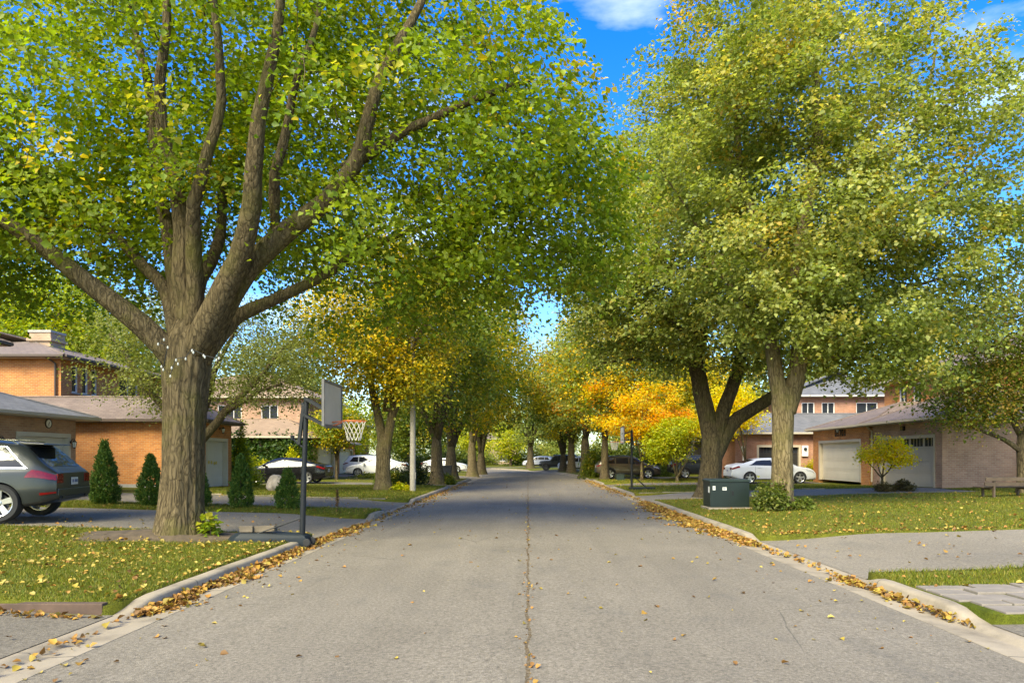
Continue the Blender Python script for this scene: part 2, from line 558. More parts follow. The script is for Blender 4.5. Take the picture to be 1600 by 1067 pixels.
def lawn_z(x, y):
    x = np.asarray(x, float); y = np.asarray(y, float)
    lat = x - xc(y)
    a = np.where(lat < 0, -lat + KL, lat - KR)
    r = 1 - .62 * sstep(28, 36, y)
    z = .138 + r * (.028 * np.clip(a, 0, 8) + .02 * np.clip(a - 8, 0, 6))
    z = z + .012 * np.sin(x * 1.7 + y * .9) * np.sin(y * 1.1 - x * .4) * np.clip(a, 0, 1)
    return np.where(a < 0, -.16, z)

def drive_z(x, y):
    x = np.asarray(x, float); y = np.asarray(y, float)
    lat = x - xc(y)
    a = np.where(lat < 0, -lat + KL, lat - KR)
    g = lawn_z(x, y) - .012
    t = sstep(-.05, 2.2, a)
    return .045 * (1 - t) + g * t

def in_drive(x, y, m=0.0):
    lat = float(x - xc(y)); a = (-lat + KL) if lat < 0 else (lat - KR)
    for (s, y0, y1, reach, k) in DRIVES:
        if (lat < 0) == (s < 0) and y0 - m <= y <= y1 + m and a > -.1 and abs(lat) <= reach: return True
    return False

def top_z(x, y):
    lat = float(x - xc(y))
    if AL - GW < lat < AR + GW: return 0.0
    if in_drive(x, y): return float(drive_z(x, y))
    return max(float(lawn_z(x, y)), .138)

def kerb_h(y, side):
    h = .14
    for (s, y0, y1, reach, k) in DRIVES:
        if s == side:
            d = max(y0 - y, y - y1)       # <0 inside
            t = min(max((d - .05) / .55, 0), 1)
            h = min(h, .035 + .105 * t * t * (3 - 2 * t))
    return h

def strip_sheet(name, xs_fn, ys, zfn, mat, kind='structure', smooth=True):
    """sheet over rows ys; xs_fn(y) -> list of x of constant length"""
    V = []; n = None
    for y in ys:
        xs = xs_fn(y); n = len(xs)
        for x in xs: V.append((x, y, zfn(x, y)))
    V = np.array(V, float)
    rows = len(ys)
    i = np.arange(rows - 1)[:, None] * n + np.arange(n - 1)[None, :]
    F = np.stack([i, i + 1, i + n + 1, i + n], -1).reshape(-1, 4)
    o = link(name, np_mesh(name, V, F, smooth), None, [mat])
    return tag(o, kind=kind)

# ground: one sheet to the horizon; sunk below the road and below the driveways
ys = set(np.round(np.concatenate([np.arange(-14, 64, .7), np.arange(64, 150, 2), np.array([-600, -200, -60, 160, 200, 260, 400, 800, 1400])]), 3))
for (s, y0, y1, reach, k) in DRIVES: ys |= {y0 - .012, y0 + .012, y1 - .012, y1 + .012}
ys = sorted(ys)
lats = [0.0]
e = [KL + .012, KL - .012, KL - .3, KL - .8, KL - 1.5, KL - 2.3, KL - 3.5, KL - 5, KL - 7, KL - 9, KL - 11.6]
e2 = [-KR * 0 + KR - .012, KR + .012, KR + .3, KR + .8, KR + 1.5, KR + 2.3, KR + 3.5, KR + 5, KR + 7, KR + 9, KR + 11.9]
far = [30, 45, 70, 120, 300, 900]
ends = sorted({r for (_, _, _, r, _) in DRIVES})
lat_all = set(e) | set(e2) | set(far) | {-f for f in far} | {0.0}
for (s, y0, y1, reach, k) in DRIVES: lat_all |= {s * reach - .012, s * reach + .012}
lat_all = sorted(lat_all)
def g_z(x, y):
    lat = x - float(xc(y))
    z = float(lawn_z(x, y))
    if KL < lat < KR: return -.16
    a = (-lat + KL) if lat < 0 else (lat - KR)
    for (s, y0, y1, reach, k) in DRIVES:
        if (lat < 0) == (s < 0) and y0 < y < y1 and abs(lat) < reach: return float(drive_z(x, y)) - .09
    return z
strip_sheet('ground', lambda y: [l + float(xc(y)) for l in lat_all], ys, g_z, M['lawn'])

# road, with a slight crown
ry = sorted(set(np.concatenate([np.arange(-14, 60, 1.0), np.arange(60, 151, 1.5)])))
rl = np.linspace(AL, AR, 13)
def road_z(x, y):
    lat = x - float(xc(y)); mid = (AL + AR) / 2
    return .05 * (1 - ((lat - mid) / ((AR - AL) / 2)) ** 2)
strip_sheet('road', lambda y: [l + float(xc(y)) for l in rl], ry, road_z, M['road'])

# kerb with gutter, one continuous casting per side, dropped at the driveways
def kerb(side):
    yy = sorted(set(np.round(np.concatenate([np.arange(-14, 46, .2), np.arange(46, 150, .8)]), 3)))
    V = []; A = AL if side < 0 else AR
    for y in yy:
        h = kerb_h(y, side); c = float(xc(y))
        wob = .006 * math.sin(y * 2.1) + .004 * math.sin(y * 5.3)
        # profile from road edge outwards: gutter, lip, face, rounded nose, top, back
        pr = [(-.02, -.08), (-.02, .004), (.0, .006), (GW * .8, -.006), (GW - .02, -.004), (GW, .012), (GW + .015, max(h - .035, .014)), (GW + .03, h - .012), (GW + .055, h), (GW + CW - .02, h + .004), (GW + CW, h - .004), (GW + CW + .005, -.12)]
        for (u, z) in pr:
            V.append((c + A + side * (u + (wob if u > GW else 0)), y, z))
    n = 12; rows = len(yy)
    i = np.arange(rows - 1)[:, None] * n + np.arange(n - 1)[None, :]
    F = np.stack([i, i + 1, i + n + 1, i + n], -1).reshape(-1, 4)
    if side > 0: F = F[:, ::-1]
    me = np_mesh('kerb', V, F, True)
    try: me.set_sharp_from_angle(angle=R(50))
    except Exception: pass
    o = link('kerb_left' if side < 0 else 'kerb_right', me, None, [M['concrete']])
    tag(o, kind='structure')
kerb(-1); kerb(1)

# driveways
for (s, y0, y1, reach, k) in DRIVES:
    yy = np.linspace(y0, y1, max(3, int((y1 - y0) / .5)))
    K = KL if s < 0 else KR
    aa = np.array([-.035, .25, .5, .8, 1.1, 1.5, 1.9, 2.4, 3.2, 5, 7, 9, 11, 13, 16, 22])
    aa = aa[aa < reach - abs(K) - .2].tolist() + [reach - abs(K)]
    latd = [K + s * a for a in aa]
    if s < 0: latd = latd[::-1]
    strip_sheet('driveway', lambda y: [l + float(xc(y)) for l in latd], list(yy), lambda x, y: float(drive_z(x, y)), M[k])

# brown edging between the near driveway and the lawn, in lengths
root = thing('lawn_edging', 'brown weathered edging blocks between lawn and asphalt driveway', 'edging', (-4.5, 7.2, 0))
for i in range(6):
    x1 = -4.46 - i * 1.22; x0 = x1 - 1.2
    z0 = float(drive_z((x0 + x1) / 2, 7.1))
    zt = float(lawn_z((x0 + x1) / 2, 7.4)) + .005
    b = MB(); b.box(x0 + 4.5, x1 + 4.5, -.05, .05, z0 - .05, zt)
    b.build('edging_block', M['edging'], root, bevel=.012)
# pale edging along the far side of the long left driveway and of the right one
for (x0, x1, y, lab) in ((-13.2, -4.5, 24.96, 'pale concrete edging strip along driveway in front of boulder'), (4.75, 13.0, 29.26, 'pale concrete edging strip beside driveway near second hoop')):
    root = thing('driveway_edging', lab, 'edging', (x0, y, 0))
    n = int((x1 - x0) / 1.0)
    for i in range(n):
        xa = i * 1.0; z = float(lawn_z(x0 + xa + .5, y)); zd = float(drive_z(x0 + xa + .5, y))
        b = MB(); b.box(xa + .006, xa + .994, -.045, .045, zd - .08, max(z, zd) + .022)
        b.build('edging_block', M['concrete'], root, bevel=.008)

# paved path of flat stones beside the near right driveway
root = thing('paver_path', 'grey stone paver path between grass strip and kerb', 'path', (4.7, 7.5, 0))
rr = random.Random(4)
y = 6.78
for row in range(5):
    d = [.36, .22, .33, .28, .24][row]
    x = KR + .03 + (0 if row > 1 else .10) - .0
    x += [0, .18, .05, .25, .12][row] * 0 
    first = [.5, .34, .72, .42, .6][row]
    k = 0
    while x < 11.5:
        wdt = first if k == 0 else rr.choice([.38, .52, .64, .78])
        zc = float(lawn_z(x + wdt / 2, y + d / 2)) + .012
        b = MB(); b.box(0, wdt - .022, 0, d - .022, -.07, .0)
        o = b.build('paver', M['paver'], root, bevel=.008)
        o.location = (x - 4.7, y - 7.5, zc + .004 + rr.uniform(-.005, .005))
        o.rotation_euler = (rr.uniform(-.012, .012), rr.uniform(-.012, .012), rr.uniform(-.008, .008))
        x += wdt; k += 1
    y += d
# ------------------------------------------------------------------ leaves, grass, trees
def leaf_arrays(P, Nn, Dd, L, C, kind, fold=.18, width=.42):
    """P base points, Nn normals, Dd blade directions, L lengths, C colours -> verts, quads, colours"""
    S = np.cross(Dd, Nn)
    L1 = L[:, None]
    if kind == 'lobed':
        prof = [(0, 0, 0), (.40, .12, .6), (.50, .52, 1), (0, 1, -.5), (-.50, .52, 1), (-.40, .12, .6)]
        V = np.stack([P + S * (a * L1 * width * 2) + Dd * (b * L1) + Nn * (c * fold * L1) for a, b, c in prof], 1)
        n = len(P); i = np.arange(n)[:, None] * 6
        F = np.concatenate([i + np.array([[0, 1, 2, 3]]), i + np.array([[0, 3, 4, 5]])], 0)
        return V.reshape(-1, 3), F, np.repeat(C, 6, 0)
    prof = [(0, 0, 0), (.5, .42, 1), (0, 1, -.3), (-.5, .42, 1)]
    V = np.stack([P + S * (a * L1 * width * 2) + Dd * (b * L1) + Nn * (c * fold * L1) for a, b, c in prof], 1)
    n = len(P); i = np.arange(n)[:, None] * 4
    F = np.concatenate([i + np.array([[0, 1, 2]]), i + np.array([[0, 2, 3]])], 0)
    return V.reshape(-1, 3), F, np.repeat(C, 4, 0)

def norm(a):
    return a / np.maximum(np.linalg.norm(a, axis=-1, keepdims=True), 1e-9)

def pick_cols(rng, n_cl, pal):
    cols = np.array([p[0] for p in pal]); w = np.array([p[1] for p in pal], float); w /= w.sum()
    return cols[rng.choice(len(pal), n_cl, p=w)], cols, w

def foliage(name, rng, centers, prevs, per, size, pal, parent, spread=(.42, .22), kind='kite', mat='leaf', center=None, up=.9, jit=.65, cl_mix=.65, droop=.35, sizevar=.3):
    """leaf sprays around the cluster centres"""
    n = len(centers)
    cc, cols, w = pick_cols(rng, n, pal)
    # colour changes slowly through the crown, clump by clump
    idx = np.repeat(np.arange(n), per)
    m = len(idx)
    t = rng.random(m)[:, None] ** 1.6
    base = centers[idx] * (1 - t * .8) + prevs[idx] * (t * .8)
    off = rng.normal(size=(m, 3)) * np.array([spread[0], spread[0], spread[1]])
    P = base + off
    P[:, 2] -= .28 * (off[:, 0] ** 2 + off[:, 1] ** 2) / spread[0] * droop * 2
    ctr = centers.mean(0) if center is None else np.array(center)
    outw = norm(P - ctr)
    Nn = norm(np.array([0, 0, up]) + outw * .45 + rng.normal(size=(m, 3)) * jit)
    Dd = rng.normal(size=(m, 3)) + outw * .5 + np.array([0, 0, -droop])
    Dd = norm(Dd - Nn * (Dd * Nn).sum(-1, keepdims=True))
    L = size * (1 + rng.normal(size=m) * sizevar).clip(.4, 1.8)
    lc = cols[rng.choice(len(cols), m, p=w)]
    use = rng.random(m)[:, None] < cl_mix
    C = np.where(use, cc[idx], lc) * (1 + rng.normal(size=(m, 1)) * .14).clip(.5, 1.6)
    if mat == 'leaf': C = np.minimum(C * np.array([1.32, 1.30, 1.2]), .8)
    V, F, CC = leaf_arrays(P, Nn, Dd, L, C, kind)
    o = link(name, np_mesh(name, V, F, False, CC), parent, [M[mat]])
    return o

def sample_crown(rng, ells, n, zcut, mind, power=.30, gap=-.22, nscale=.32, trunkxy=None):
    vols = np.array([e[3] * e[4] * e[5] for e in ells], float); vols /= vols.sum()
    out = []; tries = 0
    while len(out) < n and tries < n * 60:
        tries += 1
        e = ells[rng.choice(len(ells), p=vols)]
        d = norm(rng.normal(size=3)); r = rng.random() ** power
        p = np.array(e[:3]) + d * r * np.array(e[3:6])
        zc = zcut(p) if callable(zcut) else zcut
        if p[2] < zc: continue
        if mnoise.noise(Vector(p * nscale)) < gap: continue
        if out:
            q = np.array(out)
            if ((q - p) ** 2).sum(1).min() < mind ** 2: continue
        out.append(p)
    return np.array(out)

def grow_skeleton(rng, limbs, clusters, zatt, step=.45, pen=.5):
    Ps = []; par = []; hand = []
    def add(p, pa, h):
        Ps.append(np.array(p, float)); par.append(pa); hand.append(h); return len(Ps) - 1
    for li, limb in enumerate(limbs):
        pts = np.array([l[:3] for l in limb], float); rad = np.array([l[3] for l in limb], float)
        seg = np.r_[0, np.cumsum(np.linalg.norm(np.diff(pts, axis=0), axis=1))]
        n = max(2, int(seg[-1] / step) + 1)
        s = np.linspace(0, seg[-1], n)
        # smooth the corners
        q = np.stack([np.interp(s, seg, pts[:, k]) for k in range(3)], 1); rq = np.interp(s, seg, rad)
        for _ in range(2):
            q[1:-1] = .25 * q[:-2] + .5 * q[1:-1] + .25 * q[2:]
        q[1:-1] += rng.normal(size=(n - 2, 3)) * .012
        if li > 0:
            f_ = np.linspace(0, 1, n)[:, None]; ph = rng.random(6) * 6.28
            wb = np.concatenate([np.sin(f_ * 5.5 + ph[0]) - math.sin(ph[0]) + .5 * (np.sin(f_ * 12 + ph[1]) - math.sin(ph[1])), np.sin(f_ * 5 + ph[2]) - math.sin(ph[2]) + .5 * (np.sin(f_ * 13 + ph[3]) - math.sin(ph[3])), 0 * f_], 1)
            q = q + wb * .018 * seg[-1] * np.minimum(1, f_ * 4)
        if li == 0: pa = -1; k0 = 0
        else:
            d = np.linalg.norm(np.array(Ps) - q[0], axis=1); pa = int(d.argmin()); k0 = 0
        for k in range(k0, n): pa = add(q[k], pa, rq[k])
    nhand = len(Ps)
    ends = []; prevs = []
    A = np.zeros((nhand + len(clusters) * 30, 3)); A[:nhand] = np.array(Ps); cnt = nhand
    hz = np.array(Ps)
    dd = np.sqrt(((clusters[:, None, :] - hz[None]) ** 2).sum(-1)).min(1)
    for ci in np.argsort(dd):
        c = clusters[ci]
        D = A[:cnt] - c
        d = np.sqrt((D ** 2).sum(1))
        cost = d + pen * np.clip(D[:, 2] + .15 * d, 0, None) + 50 * (A[:cnt, 2] < zatt)
        cost[:nhand] += .1
        j = int(cost.argmin())
        p0 = A[j]; L = d[j]
        n = max(2, int(L / step) + 1)
        pdir = A[j] - A[par[j]] if par[j] >= 0 else np.array([0, 0, 1.])
        pdir = norm(pdir)
        ctrl = p0 + (pdir * .25 + norm(c - p0) * .35 + np.array([0, 0, .12])) * L + rng.normal(size=3) * .07 * L
        pa = j
        for k in range(1, n + 1):
            t = k / n
            q = (1 - t) ** 2 * p0 + 2 * t * (1 - t) * ctrl + t * t * c
            if k < n: q = q + rng.normal(size=3) * .02 * L / n * 2
            if cnt >= len(A): A = np.concatenate([A, np.zeros_like(A)])
            pa = add(q, pa, 0.0); A[cnt] = q; cnt += 1
        ends.append(c); prevs.append(Ps[par[pa]] if n > 1 else p0)
    return np.array(Ps), np.array(par), np.array(hand), np.array(ends), np.array(prevs)

def branch_mesh(name, Ps, par, hand, parent, mat, tip=.007, gam=2.35, rough=None, cap=None):
    n = len(Ps)
    acc = np.zeros(n); kids = [[] for _ in range(n)]
    for i in range(n):
        if par[i] >= 0: kids[par[i]].append(i)
    r = np.zeros(n)
    for i in range(n - 1, -1, -1):
        pr = max(acc[i], tip ** gam) ** (1 / gam)
        r[i] = hand[i] if hand[i] > 0 else pr
        if par[i] >= 0: acc[par[i]] += r[i] ** gam if hand[i] == 0 else 0
    for i in range(n):
        if hand[i] == 0 and par[i] >= 0: r[i] = min(r[i], r[par[i]] * .92)
    V = []; F = []; base = 0
    starts = [(0, -1)]
    while starts:
        s, pa = starts.pop()
        ch = [s]; i = s
        while kids[i]:
            ks = kids[i]
            main = max(ks, key=lambda k: (hand[k] > 0 and hand[i] > 0 and par[k] == i and k == i + 1, r[k]))
            for k in ks:
                if k != main: starts.append((k, i))
            i = main; ch.append(i)
        pts = Ps[ch]; rr = r[ch].copy()
        if pa >= 0:
            pts = np.vstack([Ps[pa], pts]); rr = np.r_[min(rr[0] * 1.12, r[pa]), rr]
        rr[-1] = rr[-1] * (.5 if hand[ch[-1]] == 0 else .8)
        if len(pts) < 2: continue
        mx = rr.max()
        ns = 20 if mx > .3 else 12 if mx > .1 else 8 if mx > .045 else 5 if mx > .018 else 3
        if rough and pa < 0: ns = rough
        T = np.gradient(pts, axis=0); T = norm(T)
        ref = np.array([.31, .95, .05]) if abs(T[0, 2]) > .6 else np.array([0, 0, 1.])
        S = norm(np.cross(T, ref)); B = np.cross(S, T)
        an = np.arange(ns) * 2 * np.pi / ns
        if rough and pa < 0:
            # trunk: finer rings, ridges, buttress flare at the foot
            seg = np.r_[0, np.cumsum(np.linalg.norm(np.diff(pts, axis=0), axis=1))]
            s2 = np.arange(0, seg[-1], .09)
            pts = np.stack([np.interp(s2, seg, pts[:, k]) for k in range(3)], 1); rr = np.interp(s2, seg, rr)
            S = norm(np.stack([np.interp(s2, seg, S[:, k]) for k in range(3)], 1)); B = norm(np.stack([np.interp(s2, seg, B[:, k]) for k in range(3)], 1))
            h = s2[:, None]
            mod = 1 + .05 * np.sin(3 * an[None] + .6 * h + 1) + .035 * np.sin(5 * an[None] - .9 * h) \
                + .022 * np.sin(17 * an[None] + 1.6 * np.sin(h * 1.7)) + .02 * np.sin(29 * an[None] + 2.2 * np.sin(h * 1.1 + 2)) * np.cos(h * 2.3 + 3 * an[None])
            fl = np.exp(-h / .33)
            mod = mod + fl * (.22 + .20 * (np.sin(4 * an[None] + .8) > .2) * np.abs(np.sin(4 * an[None] + .8)))
            R2 = rr[:, None] * mod
        else:
            R2 = np.repeat(rr[:, None], ns, 1)
        ring = pts[:, None] + S[:, None] * (np.cos(an)[None, :, None] * R2[..., None]) + B[:, None] * (np.sin(an)[None, :, None] * R2[..., None])
        m = len(pts)
        V.append(ring.reshape(-1, 3))
        i0 = np.arange(m - 1)[:, None] * ns + np.arange(ns)[None]
        i1 = np.arange(m - 1)[:, None] * ns + (np.arange(ns)[None] + 1) % ns
        F.append(np.stack([i0, i1, i1 + ns, i0 + ns], -1).reshape(-1, 4) + base)
        base += m * ns
    return link(name, np_mesh(name, np.vstack(V), np.vstack(F)[:, ::-1], True), parent, [mat])

def make_tree(label, bx, by, limbs, ells, n_cl, per, size, pal, seed, zcut, zatt, mind=.55, spread=(.42, .22), kind='kite', bark='bark', cat='tree', name='tree', group=None, rough=None, power=.30, gap=-.22, nscale=.32, tip=.007, cl_mix=.65, droop=.35, step=.45, up=.9, jit=.65):
    """limbs and ells in world coordinates; everything ends up local to an Empty at the foot"""
    rng = np.random.default_rng(seed)
    bz = top_z(bx, by) - .04
    root = thing(name, label, cat, (bx, by, bz), 0, group)
    o3 = np.array([bx, by, bz])
    L = [[(p[0] - bx, p[1] - by, p[2] - bz, p[3]) for p in l] for l in limbs]
    E = [(e[0] - bx, e[1] - by, e[2] - bz, e[3], e[4], e[5]) for e in ells]
    zc = (lambda p: zcut(p + o3) - bz) if callable(zcut) else zcut - bz
    cl = sample_crown(rng, E, n_cl, zc, mind, power, gap, nscale)
    Ps, par, hand, ends, prevs = grow_skeleton(rng, L, cl, zatt - bz, step)
    branch_mesh('trunk', Ps, par, hand, root, M[bark], tip=tip, rough=rough)
    cr = foliage('crown', rng, ends, prevs, per, size, pal, root, spread, kind, 'leaf', np.array(E[0][:3]) - np.array([0, 0, E[0][5] * .3]), cl_mix=cl_mix, droop=droop, up=up, jit=jit)
    cr['kind'] = 'stuff'
    return root

# palettes (leaf colours, weight)
G_BRIGHT = [((.155, .22, .02), 5), ((.20, .25, .024), 4), ((.11, .17, .016), 3), ((.29, .28, .03), 1.2), ((.42, .33, .03), .25)]
G_OLIVE = [((.19, .23, .055), 5), ((.265, .29, .09), 4), ((.14, .18, .04), 2.6), ((.34, .31, .08), 1.8), ((.40, .29, .06), .35)]
G_DARK = [((.085, .125, .018), 5), ((.12, .155, .02), 4), ((.165, .19, .025), 3), ((.32, .26, .03), 1.2)]
YELGRN = [((.29, .28, .028), 4), ((.19, .21, .024), 4), ((.46, .35, .026), 3.6), ((.56, .39, .022), 2.2), ((.12, .15, .02), 1.5)]
GOLD = [((.58, .38, .022), 4), ((.48, .34, .024), 3), ((.33, .28, .026), 3), ((.60, .30, .018), 1.5), ((.18, .19, .02), 1.5)]
ORANGE = [((.68, .34, .015), 4), ((.64, .42, .022), 4), ((.70, .24, .014), 2), ((.52, .39, .03), 2.5), ((.33, .28, .035), 1)]
LIME = [((.30, .34, .02), 4), ((.40, .40, .03), 3), ((.20, .25, .02), 2), ((.50, .42, .03), 1)]
YELLOW = [((.64, .50, .02), 4), ((.56, .47, .025), 3), ((.66, .43, .018), 2), ((.33, .33, .025), 1)]
G_GREY = [((.16, .18, .05), 4), ((.20, .215, .065), 3), ((.11, .13, .034), 3)]
CEDAR = [((.055, .115, .016), 4), ((.09, .155, .02), 3), ((.13, .19, .028), 1.5), ((.20, .20, .035), .5)]
# ------------------------------------------------------------------ trees
def PL(*pts):
    """limb from (px, py, width in px, depth) tuples of the photograph"""
    out = []
    for (px, py, w, D) in pts:
        x, y, z = W(px, py, D)
        out.append((x, y, z, w / 2 / 1067 * D))
    return out

# --- the big maple on the near left lawn
D1 = 12.9
t1x, t1y, _ = W(279, 830, D1)
zb1 = top_z(t1x, t1y) - .12
trunk1 = PL((280, 838, 72, D1), (283, 790, 63, D1), (287, 700, 58, D1), (290, 630, 60, D1), (292, 570, 70, D1), (294, 535, 66, D1), (300, 500, 44, D1))
trunk1[0] = (trunk1[0][0], trunk1[0][1], zb1, trunk1[0][3])
limbs1 = [trunk1,
    PL((280, 575, 52, 12.8), (240, 520, 50, 12.7), (195, 470, 42, 12.5), (130, 420, 36, 12.2), (55, 360, 31, 11.9), (-30, 310, 26, 11.6), (-140, 240, 20, 11.2), (-230, 150, 14, 10.8)),
    PL((284, 545, 40, 13.0), (262, 490, 34, 13.2), (228, 430, 27, 13.5), (180, 372, 20, 13.9), (110, 312, 15, 14.4), (30, 250, 10, 15)),
    PL((288, 525, 40, 13.1), (270, 430, 32, 13.4), (258, 340, 27, 13.6), (240, 250, 23, 13.8), (215, 140, 18, 14.0), (190, -40, 12, 14.2)),
    PL((294, 515, 46, 12.9), (289, 430, 38, 12.8), (283, 330, 32, 12.7), (272, 230, 26, 12.6), (262, 100, 20, 12.5), (250, -80, 12, 12.4)),
    PL((298, 520, 42, 12.8), (312, 420, 34, 12.6), (326, 300, 27, 12.3), (332, 180, 22, 12.0), (328, 60, 17, 11.7), (320, -120, 10, 11.4)),
    PL((305, 555, 62, 12.8), (328, 500, 58, 12.6), (352, 430, 50, 12.4), (374, 345, 43, 12.2), (398, 250, 35, 12.0), (428, 110, 26, 11.7), (450, -40, 17, 11.4)),
    PL((312, 560, 50, 12.9), (352, 480, 46, 12.9), (388, 395, 46, 12.9), (440, 350, 42, 12.9), (515, 295, 37, 13.0), (557, 235, 31, 13.1), (592, 150, 26, 13.2), (640, 50, 19, 13.4), (690, -80, 12, 13.6)),
    PL((540, 262, 26, 13.1), (620, 215, 21, 13.3), (720, 170, 16, 13.5), (820, 130, 10, 13.6)),
    PL((325, 545, 42, 13.1), (365, 490, 34, 13.4), (430, 476, 25, 13.8), (500, 440, 21, 14.3), (548, 402, 17, 14.7), (620, 370, 12, 15.2), (720, 345, 7, 15.8)),
    PL((430, 358, 26, 12.8), (432, 295, 24, 12.6), (445, 220, 20, 12.4), (470, 110, 15, 12.2), (490, -20, 10, 12)),
    PL((300, 520, 34, 13.3), (310, 440, 28, 14.0), (325, 360, 22, 15.0), (350, 260, 17, 16.0), (380, 150, 12, 17.0)),
]
limbs1 = [limbs1[0]] + [[(a, b, c_, r_ * .72) for a, b, c_, r_ in l] for l in limbs1[1:]]
rg1 = random.Random(5)
def zc1(p):
    # crown floor: higher towards the trunk so that the fan of limbs shows
    d = math.hypot(p[0] - t1x, p[1] - t1y)
    if p[1] < t1y + .3 and abs(p[0] - t1x - .6 - .2 * (t1y - p[1])) < 4.6 and rg1.random() < .80: return 99
    if p[0] < -8.8: return 5.35
    return 4.75 + 1.5 * max(0, 1 - d / 3.6)
ells1 = [(-6.2, 13.8, 8.4, 7.6, 5.8, 5.4), (-1.8, 14.4, 7.4, 4.4, 4.6, 3.2), (-10.5, 12.5, 7.4, 4.6, 4.5, 3.4), (-6, 13, 11.5, 5.5, 5.2, 3.6), (-12.0, 14.0, 6.3, 3.6, 3.2, 1.8), (-12.0, 14.0, 6.3, 3.6, 3.2, 1.8), (-12.0, 14.0, 6.3, 3.6, 3.2, 1.8), (.0, 14.8, 6.8, 2.6, 3.0, 2.0), (.0, 14.8, 6.8, 2.6, 3.0, 2.0), (.0, 14.8, 6.8, 2.6, 3.0, 2.0)]
make_tree('huge maple with fan of thick limbs on near leaf strewn lawn', t1x, t1y, limbs1, ells1, 1350, 118, .10, G_BRIGHT, 11, zc1, 4.4, mind=.40, spread=(.34, .14), kind='kite', bark='bark', name='maple_tree', rough=96, power=.45, gap=-.34, nscale=.30, tip=.006, droop=.5)

# --- the grey-green tree behind it, its trunk hidden by the maple
bx, by = -13.2, 26.3
z0 = top_z(bx, by) - .1
limb = [[(bx, by, z0, .30), (bx + .05, by, z0 + .6, .22), (bx + .15, by, z0 + 1.2, .20)],
        PL((300, 700, 15, 26.3), (340, 665, 13, 26.2), (375, 620, 10, 26.1), (410, 575, 7, 26), (440, 540, 4, 26)),
        PL((305, 690, 13, 26.3), (320, 620, 11, 26.0), (345, 560, 8, 25.8), (370, 510, 5, 25.6)),
        PL((290, 690, 13, 26.3), (240, 630, 11, 26.4), (200, 570, 8, 26.5), (170, 520, 5, 26.6)),
        PL((360, 640, 8, 26.1), (405, 612, 6, 25.6), (440, 600, 4, 25.2))]
make_tree('low spreading grey green tree behind the huge maple', bx, by, limb, [(-12.6, 26.4, 5.9, 4.9, 3.4, 2.5), (-10.0, 26.0, 5.0, 2.2, 2.4, 1.6)], 330, 95, .085, G_GREY, 23, lambda p: 3.3 + .9 * max(0, 1 - abs(p[0] + 11.9) / 2.0), 2.2, mind=.42, spread=(.34, .2), bark='bark_dark', name='spreading_tree', power=.45)

def row_tree(label, px, py, D, crown, n_cl, per, size, pal, seed, w=.34, fork=2.6, zcut=3.2, bark='bark', nl=5, name='street_tree', group=None, lean=0.0, spread=(.45, .25), mind=.55, gap=-.22, power=.38, double=False, cl_mix=.65, nscale=.32, zz=None):
    """a street tree: trunk, a fork, then limbs fanning out into the crown (crown: list of centre x,y,z + radii)"""
    rng = random.Random(seed)
    if D > 38: per = int(per * .72); size *= 1.15
    X = (px - 825) / 1067 * D; Y = D
    z0 = top_z(X, Y) - .12
    cx, cy, cz, rx, ry_, rz = crown[0]
    L = [[(X, Y, z0, w * 1.25), (X, Y, z0 + .35, w * 1.02), (X + lean * .4, Y, z0 + fork * .55, w * .86), (X + lean, Y, z0 + fork, w * .76), (X + lean * 1.15, Y, z0 + fork + .5, w * .52)]]
    fk = (X + lean * .8, Y, z0 + fork - .45)
    for k in range(nl):
        a = 2 * math.pi * (k + rng.uniform(-.2, .2)) / nl + .7 + seed
        s = rng.uniform(.45, .75)
        ex, ey, ez = cx + math.cos(a) * rx * s, cy + math.sin(a) * ry_ * s, cz + rz * rng.uniform(.15, .6)
        r0 = w * (.60 if nl <= 3 else .52)
        L.append([(fk[0], fk[1], fk[2], r0), (fk[0] + (ex - fk[0]) * .14, fk[1] + (ey - fk[1]) * .14, fk[2] + (ez - fk[2]) * .22, r0 * .82), (fk[0] + (ex - fk[0]) * .45, fk[1] + (ey - fk[1]) * .45, fk[2] + (ez - fk[2]) * .55, r0 * .55), (ex, ey, ez, r0 * .18)])
    if nl:
        L.append([(fk[0], fk[1], fk[2], w * .55), (fk[0] * .8 + cx * .2, fk[1] * .8 + cy * .2, cz - rz * .4, w * .42), (cx, cy, cz + rz * .2, w * .25), (cx, cy, cz + rz * .75, w * .07)])
    return make_tree(label, X, Y, L, crown, n_cl, per, size, pal, seed, zcut, max(z0 + fork * .9, z0 + 1.2), mind=mind, spread=spread, bark=bark, name=name, group=group, power=power, gap=gap, nscale=nscale, cl_mix=cl_mix, step=.6 if D < 36 else 1.1, rough=24 if w > .22 else None)

